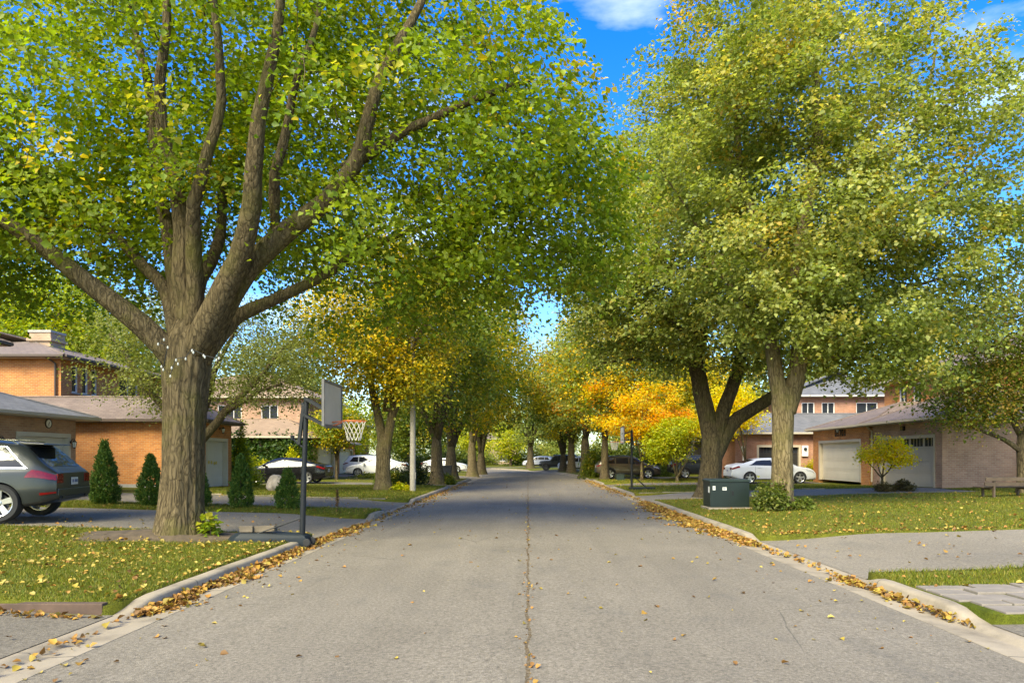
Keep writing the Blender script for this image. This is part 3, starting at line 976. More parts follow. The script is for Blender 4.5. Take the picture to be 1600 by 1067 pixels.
# --- right side: the near tree with the twin stem
XA, YA = (1222 - 825) / 1067 * 19.5, 19.5
zA = top_z(XA, YA) - .12
limbA = [[(XA, YA, zA, .40), (XA, YA, zA + .4, .31), (XA + .02, YA, zA + 1.5, .28), (XA + .02, YA, zA + 3.0, .29), (XA - .02, YA, zA + 3.6, .28)],
    PL((1224, 640, 26, 19.5), (1212, 585, 24, 19.5), (1198, 520, 20, 19.6), (1185, 440, 16, 19.8), (1175, 330, 12, 20), (1160, 200, 8, 20.2), (1150, 90, 5, 20.4)),
    PL((1230, 640, 30, 19.5), (1250, 570, 27, 19.4), (1266, 490, 23, 19.3), (1276, 400, 20, 19.2), (1284, 300, 17, 19.1), (1294, 180, 13, 19), (1290, 60, 9, 19), (1286, -60, 5, 19)),
    PL((1266, 490, 14, 19.3), (1330, 420, 11, 19.0), (1410, 340, 8, 18.7), (1500, 270, 5, 18.5)),
    PL((1276, 400, 13, 19.2), (1350, 300, 10, 19.8), (1420, 190, 7, 20.3), (1460, 80, 4, 20.6)),
    PL((1198, 520, 9, 19.6), (1130, 440, 6, 19.4), (1070, 340, 4, 19.2), (1030, 260, 2, 19.0)),
    PL((1262, 500, 12, 19.3), (1330, 470, 9, 20.0), (1400, 455, 6, 20.6), (1480, 430, 4, 21)),
    PL((1250, 570, 7, 19.4), (1300, 545, 5, 19.2), (1340, 560, 3, 19.1))]
zfA = lambda p: (4.2 if p[0] < 8.4 else 3.5) + .9 * max(0, 1 - math.hypot(p[0] - XA, p[1] - YA) / 1.6)
make_tree('tall twin stemmed olive green tree with leafy suckers at foot', XA, YA, limbA, [(8.7, 19.7, 9.3, 5.6, 4.6, 5.4), (7.2, 19.5, 13.2, 3.9, 3.6, 3.0), (11.0, 19.2, 6.6, 3.2, 2.8, 2.6), (8.0, 19.3, 6.2, 3.4, 3.0, 2.0), (10.4, 18.9, 5.0, 2.2, 1.8, 1.5), (9.3, 19.0, 4.6, 1.7, 1.4, 1.1), (9.3, 19.0, 4.6, 1.7, 1.4, 1.1)], 1080, 125, .104, G_OLIVE, 31, zfA, 3.6, mind=.42, spread=(.27, .14), bark='bark_pale', name='twin_stem_tree', rough=48, power=.42, gap=-.26)

# --- the tree behind the green cabinet
XB, YB = (1110 - 825) / 1067 * 26.2, 26.2
zB = top_z(XB, YB) - .12
limbB = [[(XB, YB, zB, .56), (XB, YB, zB + .4, .44), (XB + .05, YB, zB + 1.4, .39), (XB + .05, YB, zB + 2.1, .38), (XB + .05, YB, zB + 2.7, .30), (XB + .05, YB, zB + 3.2, .18)],
    PL((1112, 705, 26, 26.2), (1109, 660, 28, 26.2), (1104, 610, 26, 26.2), (1098, 540, 22, 26.2), (1092, 450, 18, 26.3), (1084, 330, 13, 26.5), (1075, 200, 8, 26.6)),
    PL((1118, 705, 22, 26.2), (1124, 660, 23, 26.2), (1132, 600, 20, 26.2), (1140, 520, 17, 26.1), (1148, 400, 13, 26), (1150, 250, 9, 25.8)),
    PL((1116, 718, 22, 26.2), (1128, 688, 25, 26.2), (1150, 655, 22, 26.0), (1185, 632, 19, 25.8), (1225, 595, 15, 25.4), (1275, 540, 11, 25), (1330, 470, 6, 24.6)),
    PL((1100, 560, 15, 26.2), (1070, 515, 12, 25.8), (1020, 480, 9, 25.4), (960, 440, 6, 25), (915, 420, 3, 24.8)),
    PL((1095, 520, 13, 26.2), (1050, 420, 10, 26.6), (1000, 330, 7, 27), (960, 260, 4, 27.4)),
    PL((1100, 580, 10, 26.2), (1050, 560, 8, 26.8), (990, 560, 5, 27.4), (930, 570, 3, 28))]
zfB = lambda p: 4.6 + .9 * max(0, 1 - math.hypot(p[0] - XB, p[1] - YB) / 2.0)
make_tree('stout dark trunked tree behind the green utility cabinet', XB, YB, limbB, [(6.2, 26.3, 9.0, 5.0, 4.6, 4.6), (4.3, 26.4, 7.2, 2.9, 3.2, 2.6), (6.0, 26.3, 13.2, 3.6, 3.6, 3.6), (9.4, 25.6, 7.8, 3.0, 3.0, 3.0), (3.4, 26.4, 9.4, 2.6, 3.0, 3.0)], 950, 105, .12, G_OLIVE, 37, zfB, 3.4, mind=.46, spread=(.31, .16), bark='bark_dark', name='street_tree', rough=48, power=.42, gap=-.26)

# --- the small tree over the bench
XC, YC = 17.1, 23.6
zC = top_z(XC, YC) - .1
limbC = [[(XC, YC, zC, .24), (XC, YC, zC + .5, .19), (XC, YC, zC + 1.6, .17), (XC, YC, zC + 2.2, .15)],
    [(XC, YC, zC + 1.5, .10), (XC - .7, YC, zC + 2.05, .075), (XC - 1.6, YC - .1, zC + 2.15, .05), (XC - 2.6, YC - .2, zC + 2.7, .025)],
    [(XC, YC, zC + 2.0, .12), (XC - .5, YC + .2, zC + 3.0, .09), (XC - 1.2, YC + .3, zC + 4.2, .05), (XC - 1.6, YC + .3, zC + 5.4, .02)],
    [(XC, YC, zC + 2.0, .12), (XC + .4, YC, zC + 3.2, .08), (XC + .9, YC, zC + 4.8, .04)],
    [(XC, YC, zC + 1.9, .10), (XC + .2, YC - .8, zC + 2.9, .07), (XC + .4, YC - 1.6, zC + 3.9, .03)]]
make_tree('small round crowned tree standing by the bench', XC, YC, limbC, [(16.8, 23.6, 5.6, 2.9, 2.3, 2.5), (15.2, 23.4, 3.9, 1.8, 1.6, 1.1)], 380, 95, .085, G_DARK + [((.30, .20, .05), 3.0)], 41, 2.9, 2.0, mind=.4, spread=(.32, .22), bark='bark_dark', name='garden_tree', power=.45)

# --- left row going away
X3, Y3 = (598 - 825) / 1067 * 31.2, 31.2
z3 = top_z(X3, Y3) - .12
limb3 = [[(X3, Y3, z3, .42), (X3, Y3, z3 + .4, .35), (X3 + .03, Y3, z3 + 1.3, .31), (X3 + .05, Y3, z3 + 2.0, .33), (X3 + .05, Y3, z3 + 2.5, .28)],
    PL((598, 700, 15, 31.2), (593, 650, 13, 31.2), (586, 590, 11, 31.3), (572, 520, 9, 31.4), (560, 450, 5, 31.5)),
    PL((604, 700, 15, 31.2), (613, 640, 13, 31.1), (622, 580, 11, 31), (634, 510, 9, 30.9), (640, 440, 5, 30.8)),
    PL((622, 580, 8, 31), (660, 520, 6, 30.6), (690, 470, 3, 30.3)), PL((586, 590, 8, 31.3), (545, 545, 6, 31.8), (510, 510, 3, 32.3)),
    PL((613, 640, 8, 31.1), (610, 540, 7, 32), (605, 450, 4, 33)), PL((600, 640, 8, 31.2), (606, 560, 6, 30), (600, 470, 4, 29))]
make_tree('yellowing twin trunk maple beside the lamp post', X3, Y3, limb3, [(-6.6, 31.4, 8.4, 3.9, 3.9, 4.4), (-8.4, 31.0, 6.8, 2.4, 2.4, 2.2), (-5.2, 30.0, 5.6, 1.7, 1.2, 1.5), (-5.2, 30.0, 5.6, 1.7, 1.2, 1.5)], 480, 95, .12, YELGRN, 51, 4.1, 3.4, mind=.5, spread=(.38, .2), bark='bark_pale', name='street_maple', rough=30, power=.4, gap=-.25)
row_tree('dark green street tree behind the lamp post', 683, 754, 40.5, [(-5.6, 40.8, 8.4, 4.2, 4.2, 5.2)], 300, 85, .15, G_DARK + [((.33, .25, .03), 1.2)], 53, w=.38, fork=3.0, zcut=3.6, bark='bark', nl=4, name='street_maple', mind=.62)
row_tree('street tree with leaning limbs past the black bin', 705, 748, 47.5, [(-4.4, 48, 9.5, 4.5, 4.4, 6.0)], 300, 80, .16, YELGRN + G_BRIGHT, 57, w=.42, fork=2.6, zcut=3.6, bark='bark_dark', nl=4, name='street_maple', mind=.65)
row_tree('pale trunked golden street tree where the road bends', 738, 742, 58.0, [(-4.0, 58, 10.2, 4.6, 4.4, 6.2)], 280, 75, .18, YELGRN + [((.10, .13, .02), 4)], 59, w=.42, fork=3.0, zcut=3.8, bark='bark_pale', nl=4, name='street_maple', mind=.7)
row_tree('dark street tree on the inside of the bend', 752, 738, 67.0, [(-4.2, 67, 9.8, 4.8, 4.6, 6.0)], 260, 70, .19, G_DARK + [((.30, .22, .03), 1.5)], 61, w=.45, fork=2.4, zcut=3.4, bark='bark_dark', nl=5, name='street_maple', mind=.7)
# --- right row going away
row_tree('slim street tree in front of the taupe car', 945, 748, 48.0, [(5.8, 48, 8.4, 4.2, 3.8, 4.6)], 280, 80, .16, GOLD[:2] + G_OLIVE + G_BRIGHT[:2], 63, w=.28, fork=3.2, zcut=3.7, bark='bark_dark', nl=4, name='street_maple', mind=.62)
row_tree('street tree half hidden by bushes behind taupe car', 915, 742, 56.5, [(5.0, 57, 9.0, 4.3, 4.3, 5.4)], 280, 75, .17, G_OLIVE + [((.5, .22, .02), 1.5)], 65, w=.42, fork=3.4, zcut=3.8, bark='bark_dark', nl=4, name='street_maple', mind=.66)
row_tree('street tree beside the pale hatchback on the bend', 893, 738, 68.0, [(4.0, 68, 8.8, 4.2, 4.2, 5.4)], 260, 70, .19, YELGRN, 67, w=.40, fork=3.2, zcut=3.4, bark='bark', nl=4, name='street_maple', mind=.7)
row_tree('street tree in front of the dark off roader', 880, 736, 75.0, [(3.4, 75, 8.8, 4.6, 4.2, 5.4)], 260, 65, .20, G_DARK, 69, w=.42, fork=2.2, zcut=3.4, bark='bark_dark', nl=5, name='street_maple', mind=.7)
row_tree('street tree beside the far white car', 829, 731, 92.0, [(0.2, 92, 9.0, 4.6, 4.6, 5.6)], 240, 60, .22, G_OLIVE, 71, w=.48, fork=3.2, zcut=3.4, bark='bark_dark', nl=4, name='street_maple', mind=.8)

# --- coloured garden trees on the right
row_tree('bright orange maple behind the second hoop', 1003, 742, 44.0, [(7.6, 44.2, 4.7, 2.6, 2.2, 2.0), (5.0, 45.0, 6.2, 1.5, 1.4, 1.3), (5.5, 44.0, 4.5, 1.9, 1.6, 1.2), (9.2, 44.2, 4.2, 1.8, 1.5, 1.3)], 260, 85, .11, ORANGE + [((.60, .45, .03), 4), ((.30, .30, .03), 2)], 73, w=.10, fork=1.6, zcut=2.6, bark='bark_dark', nl=5, name='orange_maple', mind=.36, spread=(.30, .15), gap=-.02, nscale=.7, power=.5, cl_mix=.75)
row_tree('lime green ornamental tree with pale stems beside dark SUV', 1058, 752, 42.0, [(9.3, 42.2, 2.9, 2.0, 1.6, 1.25), (8.3, 42.0, 2.3, 1.2, 1.2, .8)], 170, 80, .10, LIME, 75, w=.09, fork=.7, zcut=1.5, bark='bark_pale', nl=6, name='ornamental_tree', mind=.3, spread=(.26, .12), gap=-.15, power=.5)
row_tree('yellow tree between the brick houses and thick trunk', 1165, 740, 41.5, [(12.6, 41.8, 4.7, 1.6, 1.4, 1.6), (11.5, 41.6, 3.7, 1.1, 1.1, .8)], 120, 80, .11, YELLOW, 77, w=.08, fork=1.8, zcut=2.7, bark='bark', nl=4, name='yellow_tree', mind=.38, spread=(.3, .18), gap=-.4)

# --- small yellow tree at the taupe garage
bx, by = W(1378, 765, 26.9)[:2]
z0 = top_z(bx, by) - .06
def rel(*p): return [(bx + a, by + b, z0 + c, r) for a, b, c, r in p]
limbY = [rel((0, 0, 0, .055), (0, 0, .45, .045), (.02, 0, .62, .042)),
    rel((.02, 0, .55, .032), (-.25, 0, .85, .024), (-.5, .05, 1.1, .018), (-.55, .05, 1.35, .012)),
    rel((.02, 0, .6, .034), (.08, 0, 1.0, .028), (.2, .05, 1.35, .02), (.3, .05, 1.8, .01)),
    rel((.02, 0, .6, .034), (.35, -.05, .95, .026), (.8, -.05, 1.2, .018), (1.1, -.05, 1.45, .01)),
    rel((.02, 0, .6, .03), (-.1, 0, 1.1, .022), (-.2, .1, 1.5, .012)), rel((.3, -.05, .9, .02), (.5, .3, 1.2, .014), (.6, .5, 1.5, .008))]
make_tree('small bright yellow tree in front of the taupe garage door', bx, by, limbY, [(bx - .2, by, z0 + 1.55, .75, .6, .38), (bx + .75, by, z0 + 1.45, .65, .55, .42), (bx + .25, by, z0 + 1.95, .55, .5, .32)], 95, 42, .075, YELLOW, 79, z0 + 1.05, z0 + .5, mind=.16, spread=(.13, .09), bark='bark_dark', name='yellow_tree', gap=-2, tip=.004, step=.2)

# --- trees behind the houses
row_tree('tall yellow green tree behind the pink brick house', 40, 735, 50.0, [(-37, 50, 10.5, 6.0, 4.5, 5.0)], 260, 75, .2, LIME + G_BRIGHT, 81, w=.4, fork=4, zcut=4.5, nl=4, name='backyard_tree', mind=.8, spread=(.6, .35))
row_tree('light green tree rising behind the orange house chimney', 175, 735, 58.0, [(-35.5, 58, 10.6, 4.8, 4.5, 5.4)], 220, 75, .2, G_GREY + G_OLIVE, 83, w=.4, fork=4, zcut=4.5, nl=4, name='backyard_tree', mind=.8, spread=(.6, .35))
row_tree('green tree over the ivy clad house', 430, 735, 64.0, [(-23.0, 64, 8.6, 4.6, 4.5, 4.8)], 220, 75, .2, G_GREY + G_OLIVE, 84, w=.4, fork=4, zcut=3.5, nl=4, name='backyard_tree', mind=.8, spread=(.6, .35))
row_tree('tree above the roofs of the right hand houses', 1455, 735, 52.0, [(31.0, 52, 8.8, 5.4, 4.5, 4.6)], 220, 70, .2, G_OLIVE + [((.4, .33, .03), 4)], 85, w=.4, fork=4, zcut=4.5, nl=4, name='backyard_tree', mind=.8, spread=(.6, .35))
row_tree('yellowing tree between the far right houses', 1075, 735, 60.0, [(14.0, 60, 7.2, 4.2, 4.0, 4.6)], 240, 75, .2, YELGRN, 86, w=.35, fork=3, zcut=2.8, nl=4, name='backyard_tree', mind=.75, spread=(.55, .33))

row_tree('broad green tree rising over the pink brick house roof', 20, 735, 44.0, [(-30.5, 44, 9.6, 5.4, 4.0, 4.6)], 300, 80, .18, G_BRIGHT + LIME[:2], 87, w=.4, fork=3.4, zcut=4.6, nl=4, name='backyard_tree', mind=.7, spread=(.5, .28))
# dark spruce behind the orange house
def spruce(label, x, y, h, r, seed):
    rng = np.random.default_rng(seed)
    z0 = top_z(x, y) - .1
    root = thing('spruce_tree', label, 'tree', (x, y, z0))
    mb = MB(); mb.tube([(0, 0, 0), (0, 0, h * .5), (0, 0, h)], [.22, .13, .02], 8)
    mb.build('trunk', M['bark_dark'], root, smooth=True)
    n = 420
    t = rng.random(n) ** .8; a = rng.random(n) * 6.283
    rr = r * (1 - t) * (.45 + .55 * rng.random(n) ** .5) + .12
    c = np.stack([np.cos(a) * rr, np.sin(a) * rr, .8 + t * (h - .8) - rr * .18], 1)
    pv = c.copy(); pv[:, :2] *= .55
    cr = foliage('crown', rng, c, pv, 42, .26, [((.022, .042, .026), 3), ((.035, .058, .032), 2)], root, (.26, .12), 'kite', 'needle', droop=.6)
    cr['kind'] = 'stuff'
spruce('dark spruce behind the orange brick house', -35.0, 47.5, 12.0, 3.0, 5)
spruce('narrow spruce beyond the chimney', -31.0, 49.5, 10.4, 2.4, 6)

# a ring of trees far off, copies sharing one mesh each
bank = [row_tree('distant olive green tree closing the far end of street', 870, 728, 128.0, [(5.4, 128, 7.5, 5.2, 5.0, 6.2)], 240, 70, .26, G_OLIVE, 91, w=.4, fork=2.4, zcut=1.8, nl=4, name='distant_tree', mind=.85, spread=(.7, .4), group='distant trees closing the street'),
        row_tree('distant dark green tree closing the far end of street', 700, 728, 136.0, [(-15.9, 136, 8.0, 5.4, 5.0, 6.6)], 240, 70, .27, G_DARK, 93, w=.4, fork=2.4, zcut=1.8, nl=4, name='distant_tree', mind=.85, spread=(.7, .4), group='distant trees closing the street'),
        row_tree('distant lime green tree closing the far end of street', 798, 728, 112.0, [(-2.8, 112, 4.6, 3.4, 3.2, 3.2)], 170, 70, .2, LIME, 95, w=.22, fork=1.6, zcut=1.7, nl=4, name='distant_tree', mind=.7, spread=(.5, .3), group='distant trees closing the street')]
spots = [(0, -40, 118), (1, -52, 96), (0, -27, 84), (1, -44, 74), (2, -21, 77), (0, -60, 70), (1, 22, 92), (0, 34, 80), (1, 44, 66), (0, 16, 122), (1, 28, 112), (0, -6, 150), (1, 6, 146), (0, -30, 148), (1, -20, 112), (0, -48, 140), (2, -9.5, 126), (1, 15, 76), (0, 22, 66), (0, 42, 96), (2, -26, 100), (1, -16, 92), (0, 58, 78), (1, -62, 52), (0, 56, 52)]
rg = random.Random(3)
for (k, x, y) in spots:
    o = copy_tree(bank[k])
    o.location = (x, y, top_z(x, y) - .1)
    s = rg.uniform(.85, 1.15)
    o.scale = (s, s, s * rg.uniform(.92, 1.12)); o.rotation_euler = (0, 0, rg.uniform(0, 6.28))

# bare soil at the foot of the maple
V = []; F = []; nn = 40
for j, (rr_, zz_) in enumerate(((.0, .10), (.5, .095), (.85, .06), (1.15, .02), (1.4, -.03))):
    for k in range(nn):
        a = 2 * math.pi * k / nn; q = rr_ * (1 + .22 * math.sin(2 * a + 1) + .12 * math.sin(5 * a))
        x = t1x - .15 + q * math.cos(a) * 1.15; y = t1y - .1 + q * math.sin(a) * .75
        V.append((x, y, float(lawn_z(x, y)) + zz_ + .015 * math.sin(7 * a + j * 2)))
for j in range(4):
    for k in range(nn): F.append((j * nn + k, j * nn + (k + 1) % nn, (j + 1) * nn + (k + 1) % nn, (j + 1) * nn + k))
tag(link('soil', np_mesh('soil', V, F, True), None, [M['soil']]), kind='structure')
# ------------------------------------------------------------------ houses
class House:
    def __init__(self, name, label, base, cat='house', group=None):
        self.o = Vector(base)
        self.root = thing(name, label, cat, base, 0, group)
    def L(self, p): return tuple(Vector(p) - self.o)
    def wall(self, p0, p1, z0, z1, mat, openings=(), thick=.24, name='wall', flip=False):
        """slab from p0 to p1 (x, y); outward is to the right of p0->p1 (flip: left)"""
        a = Vector((p0[0], p0[1], 0)); b = Vector((p1[0], p1[1], 0))
        d = (b - a); Lg = d.length; d.normalize()
        n = Vector((d.y, -d.x, 0)) * (-1 if flip else 1)
        us = sorted({0.0, Lg} | {q for o in openings for q in o[:2]}); vs_ = sorted({z0, z1} | {q for o in openings for q in o[2:4]})
        def solid(i, j):
            if not (0 <= i < len(us) - 1 and 0 <= j < len(vs_) - 1): return False
            u = (us[i] + us[i + 1]) / 2; v = (vs_[j] + vs_[j + 1]) / 2
            return not any(o[0] < u < o[1] and o[2] < v < o[3] for o in openings)
        mb = MB()
        def P(u, v, dep): 
            q = a + d * u - n * dep
            return self.L((q.x, q.y, v))
        for i in range(len(us) - 1):
            for j in range(len(vs_) - 1):
                if not solid(i, j): continue
                u0, u1, v0, v1 = us[i], us[i + 1], vs_[j], vs_[j + 1]
                for dep in (0, thick): mb.add([P(u0, v0, dep), P(u1, v0, dep), P(u1, v1, dep), P(u0, v1, dep)], [(0, 1, 2, 3)])
                for (di, dj, q) in ((-1, 0, ((u0, v0), (u0, v1))), (1, 0, ((u1, v0), (u1, v1))), (0, -1, ((u0, v0), (u1, v0))), (0, 1, ((u0, v1), (u1, v1)))):
                    if not solid(i + di, j + dj):
                        (ua, va), (ub, vb) = q
                        mb.add([P(ua, va, 0), P(ub, vb, 0), P(ub, vb, thick), P(ua, va, thick)], [(0, 1, 2, 3)])
        w = mb.build(name, mat, self.root, weld=True)
        self.fr = (a, d, n)
        return w
    def place(self, mb, u, v, dep=0.0, fr=None):
        """maps an MB made in (u, outward, v) coordinates onto the wall frame"""
        a, d, n = fr or self.fr
        mb.v = [self.L(a + d * (p[0] + u) + n * (p[1] - dep) + Vector((0, 0, p[2] + v))) for p in mb.v]
        return mb
    def window(self, u0, u1, v0, v1, fm='frame_white', mull=1, hor=False, fr=None, curtain=False):
        w = u1 - u0; h = v1 - v0; t = .055
        m = MB()
        m.box(0, w, -.14, -.04, 0, t).box(0, w, -.14, -.04, h - t, h).box(0, t, -.14, -.04, t, h - t).box(w - t, w, -.14, -.04, t, h - t)
        win = self.place(m, u0, v0, 0, fr).build('window', M[fm], self.root)
        m = MB(); m.box(t, w - t, -.115, -.10, t, h - t)
        self.place(m, u0, v0, 0, fr).build('pane', M['glass'], win)
        for k in range(1, mull + 1):
            c = w * k / (mull + 1)
            m = MB(); m.box(c - .022, c + .022, -.098, -.05, t, h - t)
            self.place(m, u0, v0, 0, fr).build('mullion', M[fm], win)
        if hor:
            m = MB(); m.box(t, w - t, -.096, -.055, h * .5 - .02, h * .5 + .02)
            self.place(m, u0, v0, 0, fr).build('mullion', M[fm], win)
        m = MB(); m.box(-.06, w + .06, -.03, .05, -.07, -.004)
        self.place(m, u0, v0, 0, fr).build('sill', M['foundation'], win)
        return win
    def garage(self, u0, u1, v0, v1, mat, trim, rows=4, lights=False, fr=None):
        w = u1 - u0; h = v1 - v0
        m = MB(); m.box(0, w, -.235, -.20, 0, h)
        door = self.place(m, u0, v0, 0, fr).build('garage_door', M[mat], self.root)
        ph = h / rows
        for r in range(rows):
            if lights and r == rows - 1:
                n = max(2, int(round(w / 1.1)))
                m = MB(); m.box(.02, w - .02, -.20, -.178, r * ph + .01, r * ph + .09).box(.02, w - .02, -.20, -.178, (r + 1) * ph - .08, (r + 1) * ph - .01)
                for k in range(n + 1):
                    c = .02 + (w - .04) * k / n; a_, b_ = max(.02, c - .07), min(w - .02, c + .07)
                    m.box(a_, b_, -.20, -.178, r * ph + .09, (r + 1) * ph - .08)
                self.place(m, u0, v0, 0, fr).build('panel', M[mat], door)
                for k in range(n):
                    c0 = .02 + (w - .04) * k / n + .07; c1 = .02 + (w - .04) * (k + 1) / n - .07
                    m = MB(); m.box(c0, c1, -.199, -.192, r * ph + .09, (r + 1) * ph - .08)
                    self.place(m, u0, v0, 0, fr).build('pane', M['glass'], door)
                    m = MB()
                    for q in (1, 2, 3):
                        x = c0 + (c1 - c0) * q / 4; m.box(x - .01, x + .01, -.191, -.183, r * ph + .09, (r + 1) * ph - .08)
                    self.place(m, u0, v0, 0, fr).build('muntin', M[mat], door)
                continue
            m = MB(); m.box(.01, w - .01, -.20, -.178, r * ph + .008, (r + 1) * ph - .008)
            m.box(.10, w - .10, -.178, -.170, r * ph + ph * .22, (r + 1) * ph - ph * .22)
            self.place(m, u0, v0, 0, fr).build('panel', M[mat], door, bevel=.006)
        t = .11
        m = MB(); m.box(-.02, t, -.17, .018, 0, h - t).box(w - t, w + .02, -.17, .018, 0, h - t).box(-.02, w + .02, -.17, .022, h - t, h + .03)
        self.place(m, u0, v0, 0, fr).build('door_frame', M[trim], self.root)
        return door
    def hip(self, x0, x1, y0, y1, ze, rise, axis, hips=(True, True), mat='shingle_grey', ov=.42, trim='trim_white'):
        x0 -= ov; x1 += ov; y0 -= ov; y1 += ov
        if axis == 'x':
            ym = (y0 + y1) / 2; ins = (y1 - y0) / 2
            ra = (x0 + (ins if hips[0] else 0), ym); rb = (x1 - (ins if hips[1] else 0), ym)
        else:
            xm = (x0 + x1) / 2; ins = (x1 - x0) / 2
            ra = (xm, y0 + (ins if hips[0] else 0)); rb = (xm, y1 - (ins if hips[1] else 0))
        c = [(x0, y0), (x1, y0), (x1, y1), (x0, y1)]
        zt = ze + .14
        V = [self.L((p[0], p[1], zt)) for p in c] + [self.L((ra[0], ra[1], zt + rise)), self.L((rb[0], rb[1], zt + rise))]
        V += [self.L((p[0], p[1], ze)) for p in c]
        if axis == 'x': F = [(0, 1, 5, 4), (2, 3, 4, 5), (3, 0, 4), (1, 2, 5)]
        else: F = [(1, 2, 5, 4), (3, 0, 4, 5), (0, 1, 4), (2, 3, 5)]
        mb = MB(); mb.add(V, F, 0)
        mb.add(V, [(6, 7, 8, 9)], 1); mb.add(V, [(0, 1, 7, 6), (1, 2, 8, 7), (2, 3, 9, 8), (3, 0, 6, 9)], 2)
        rf = mb.build('roof', [M[mat], M['soffit'], M[trim]], self.root, weld=True)
        # gutter along the eaves
        m = MB(); g = .06
        for i in range(4):
            p, q = c[i], c[(i + 1) % 4]
            if axis == 'x' and ((i == 3 and not hips[0]) or (i == 1 and not hips[1])): continue
            if axis == 'y' and ((i == 0 and not hips[0]) or (i == 2 and not hips[1])): continue
            dx, dy = [(0, -1), (1, 0), (0, 1), (-1, 0)][i]
            m.bar(self.L((p[0] + dx * g, p[1] + dy * g, ze + .08)), self.L((q[0] + dx * g, q[1] + dy * g, ze + .08)), .10, .10)
        m.build('gutter', M[trim], rf)
        # ridge cap
        m = MB(); m.tube([self.L((ra[0], ra[1], zt + rise)), self.L((rb[0], rb[1], zt + rise))], .06, 6)
        for (k, e_) in ((0, ra), (3 if axis == 'x' else 1, ra), (1 if axis == 'x' else 3, rb), (2, rb)):
            m.tube([V[k], self.L((e_[0], e_[1], zt + rise))], .045, 6)
        m.build('ridge_cap', M[mat], rf)
        return rf
    def box(self, name, x0, x1, y0, y1, z0, z1, mat, parent=None, bevel=0):
        mb = MB(); a = self.L((x0, y0, z0)); b = self.L((x1, y1, z1))
        mb.box(a[0], b[0], a[1], b[1], a[2], b[2])
        return mb.build(name, M[mat], parent or self.root, bevel=bevel)
    def block(self, x0, x1, y0, y1, z0, z1, mat, road_open=(), near_open=(), side=1):
        """four walls; side=1: the road is on the low-x side (right-hand houses), -1: on the high-x side"""
        t = .24
        if side > 0:
            self.wall((x0, y1), (x0, y0), z0, z1, mat, road_open); fr_road = self.fr
        else:
            self.wall((x1, y0), (x1, y1), z0, z1, mat, road_open); fr_road = self.fr
        i0, i1 = (x0 + t, x1) if side > 0 else (x0, x1 - t)
        self.wall((i0, y0), (i1, y0), z0, z1, mat, near_open); fr_near = self.fr
        self.wall((i1, y1), (i0, y1), z0, z1, mat)
        back = x1 if side > 0 else x0
        if side > 0: self.wall((x1, y0 + t), (x1, y1 - t), z0, z1, mat)
        else: self.wall((x0, y1 - t), (x0, y0 + t), z0, z1, mat)
        return fr_road, fr_near
# note: openings on the road wall of right-hand houses are measured from the far end (y1) towards the camera

def wall_lantern(label, p, out, group=None):
    """carriage lantern on a bracket; out: unit vector away from the wall"""
    r = thing('wall_lantern', label, 'lantern', p, math.atan2(out[1], out[0]), group)
    m = MB(); m.lathe([(0, -.0), (.05, .0), (.05, .015), (0, .015)], (0, 0, 0), 'x', 10)
    m.tube([(.01, 0, 0), (.08, 0, .10), (.15, 0, .11), (.15, 0, .06)], .011, 6)
    m.build('bracket', M['black_iron'], r)
    m = MB(); m.lathe([(0, -.20), (.045, -.18), (.075, .0), (.07, .0), (0, -.01)], (.15, 0, 0), 'z', 6)
    m.build('lamp_glass', M['lamp_glass'], r)
    m = MB(); m.lathe([(.095, .0), (.03, .06), (.0, .075)], (.15, 0, 0), 'z', 6)
    for k in range(6):
        a = k * math.pi / 3; m.bar((.15 + .047 * math.cos(a), .047 * math.sin(a), -.185), (.15 + .078 * math.cos(a), .078 * math.sin(a), 0), .009)
    m.lathe([(0, -.235), (.02, -.22), (.05, -.18), (0, -.18)], (.15, 0, 0), 'z', 6)
    m.build('cage', M['black_iron'], r)
    return r

# ---- left: pink brick house with the grey car on its drive
zg = .40
h = House('pink_brick_house', 'pink brick house with white garage doors behind grey SUV', (-16, 20, zg))
fr, _ = h.block(-22.5, -16, 16.6, 24.15, zg - .4, 3.05, M['brick_pink'], road_open=[(1.0, 3.5, zg - .4, 2.48), (4.75, 7.25, zg - .4, 2.48)], side=-1)
h.fr = fr
h.garage(1.0, 3.5, zg - .02, 2.48, 'door_white', 'trim_white', 4)
h.garage(4.75, 7.25, zg - .02, 2.48, 'door_white', 'trim_white', 4)
h.hip(-22.5, -16, 16.6, 24.15, 2.98, 1.5, 'x', (False, True), 'shingle_grey', .5, 'trim_cream')
h.block(-30, -19.2, 13.2, 24.3, 3.05, 5.75, M['brick_pink'], side=-1)
h.hip(-30, -19.2, 13.2, 24.3, 5.7, 2.4, 'y', (True, True), 'shingle_brown', .45, 'trim_brown')
for (yy, lab) in ((20.75, 'black carriage lantern on pier between the white garage doors'), (24.0, 'black carriage lantern at the corner of pink brick garage')):
    wall_lantern(lab, (-15.995, yy - .15, 2.22), (1, 0))
pl = thing('house_clock', 'small round white wall plaque above the white garage door', 'plaque', (-15.99, 22.75, 2.82))
m = MB(); m.lathe([(0, .0), (.13, .0), (.13, .02), (.0, .02)], (0, 0, 0), 'x', 20); m.build('face', M['frame_white'], pl)
m = MB(); m.lathe([(.13, -.002), (.16, -.002), (.16, .032), (.13, .032), (.13, .02)], (0, 0, 0), 'x', 20); m.build('rim', M['trim_brown'], pl)
m = MB(); m.bar((.024, 0, 0), (.024, .05, .05), .012).bar((.024, 0, 0), (.024, 0, -.09), .012); m.build('hands', M['black_iron'], pl)

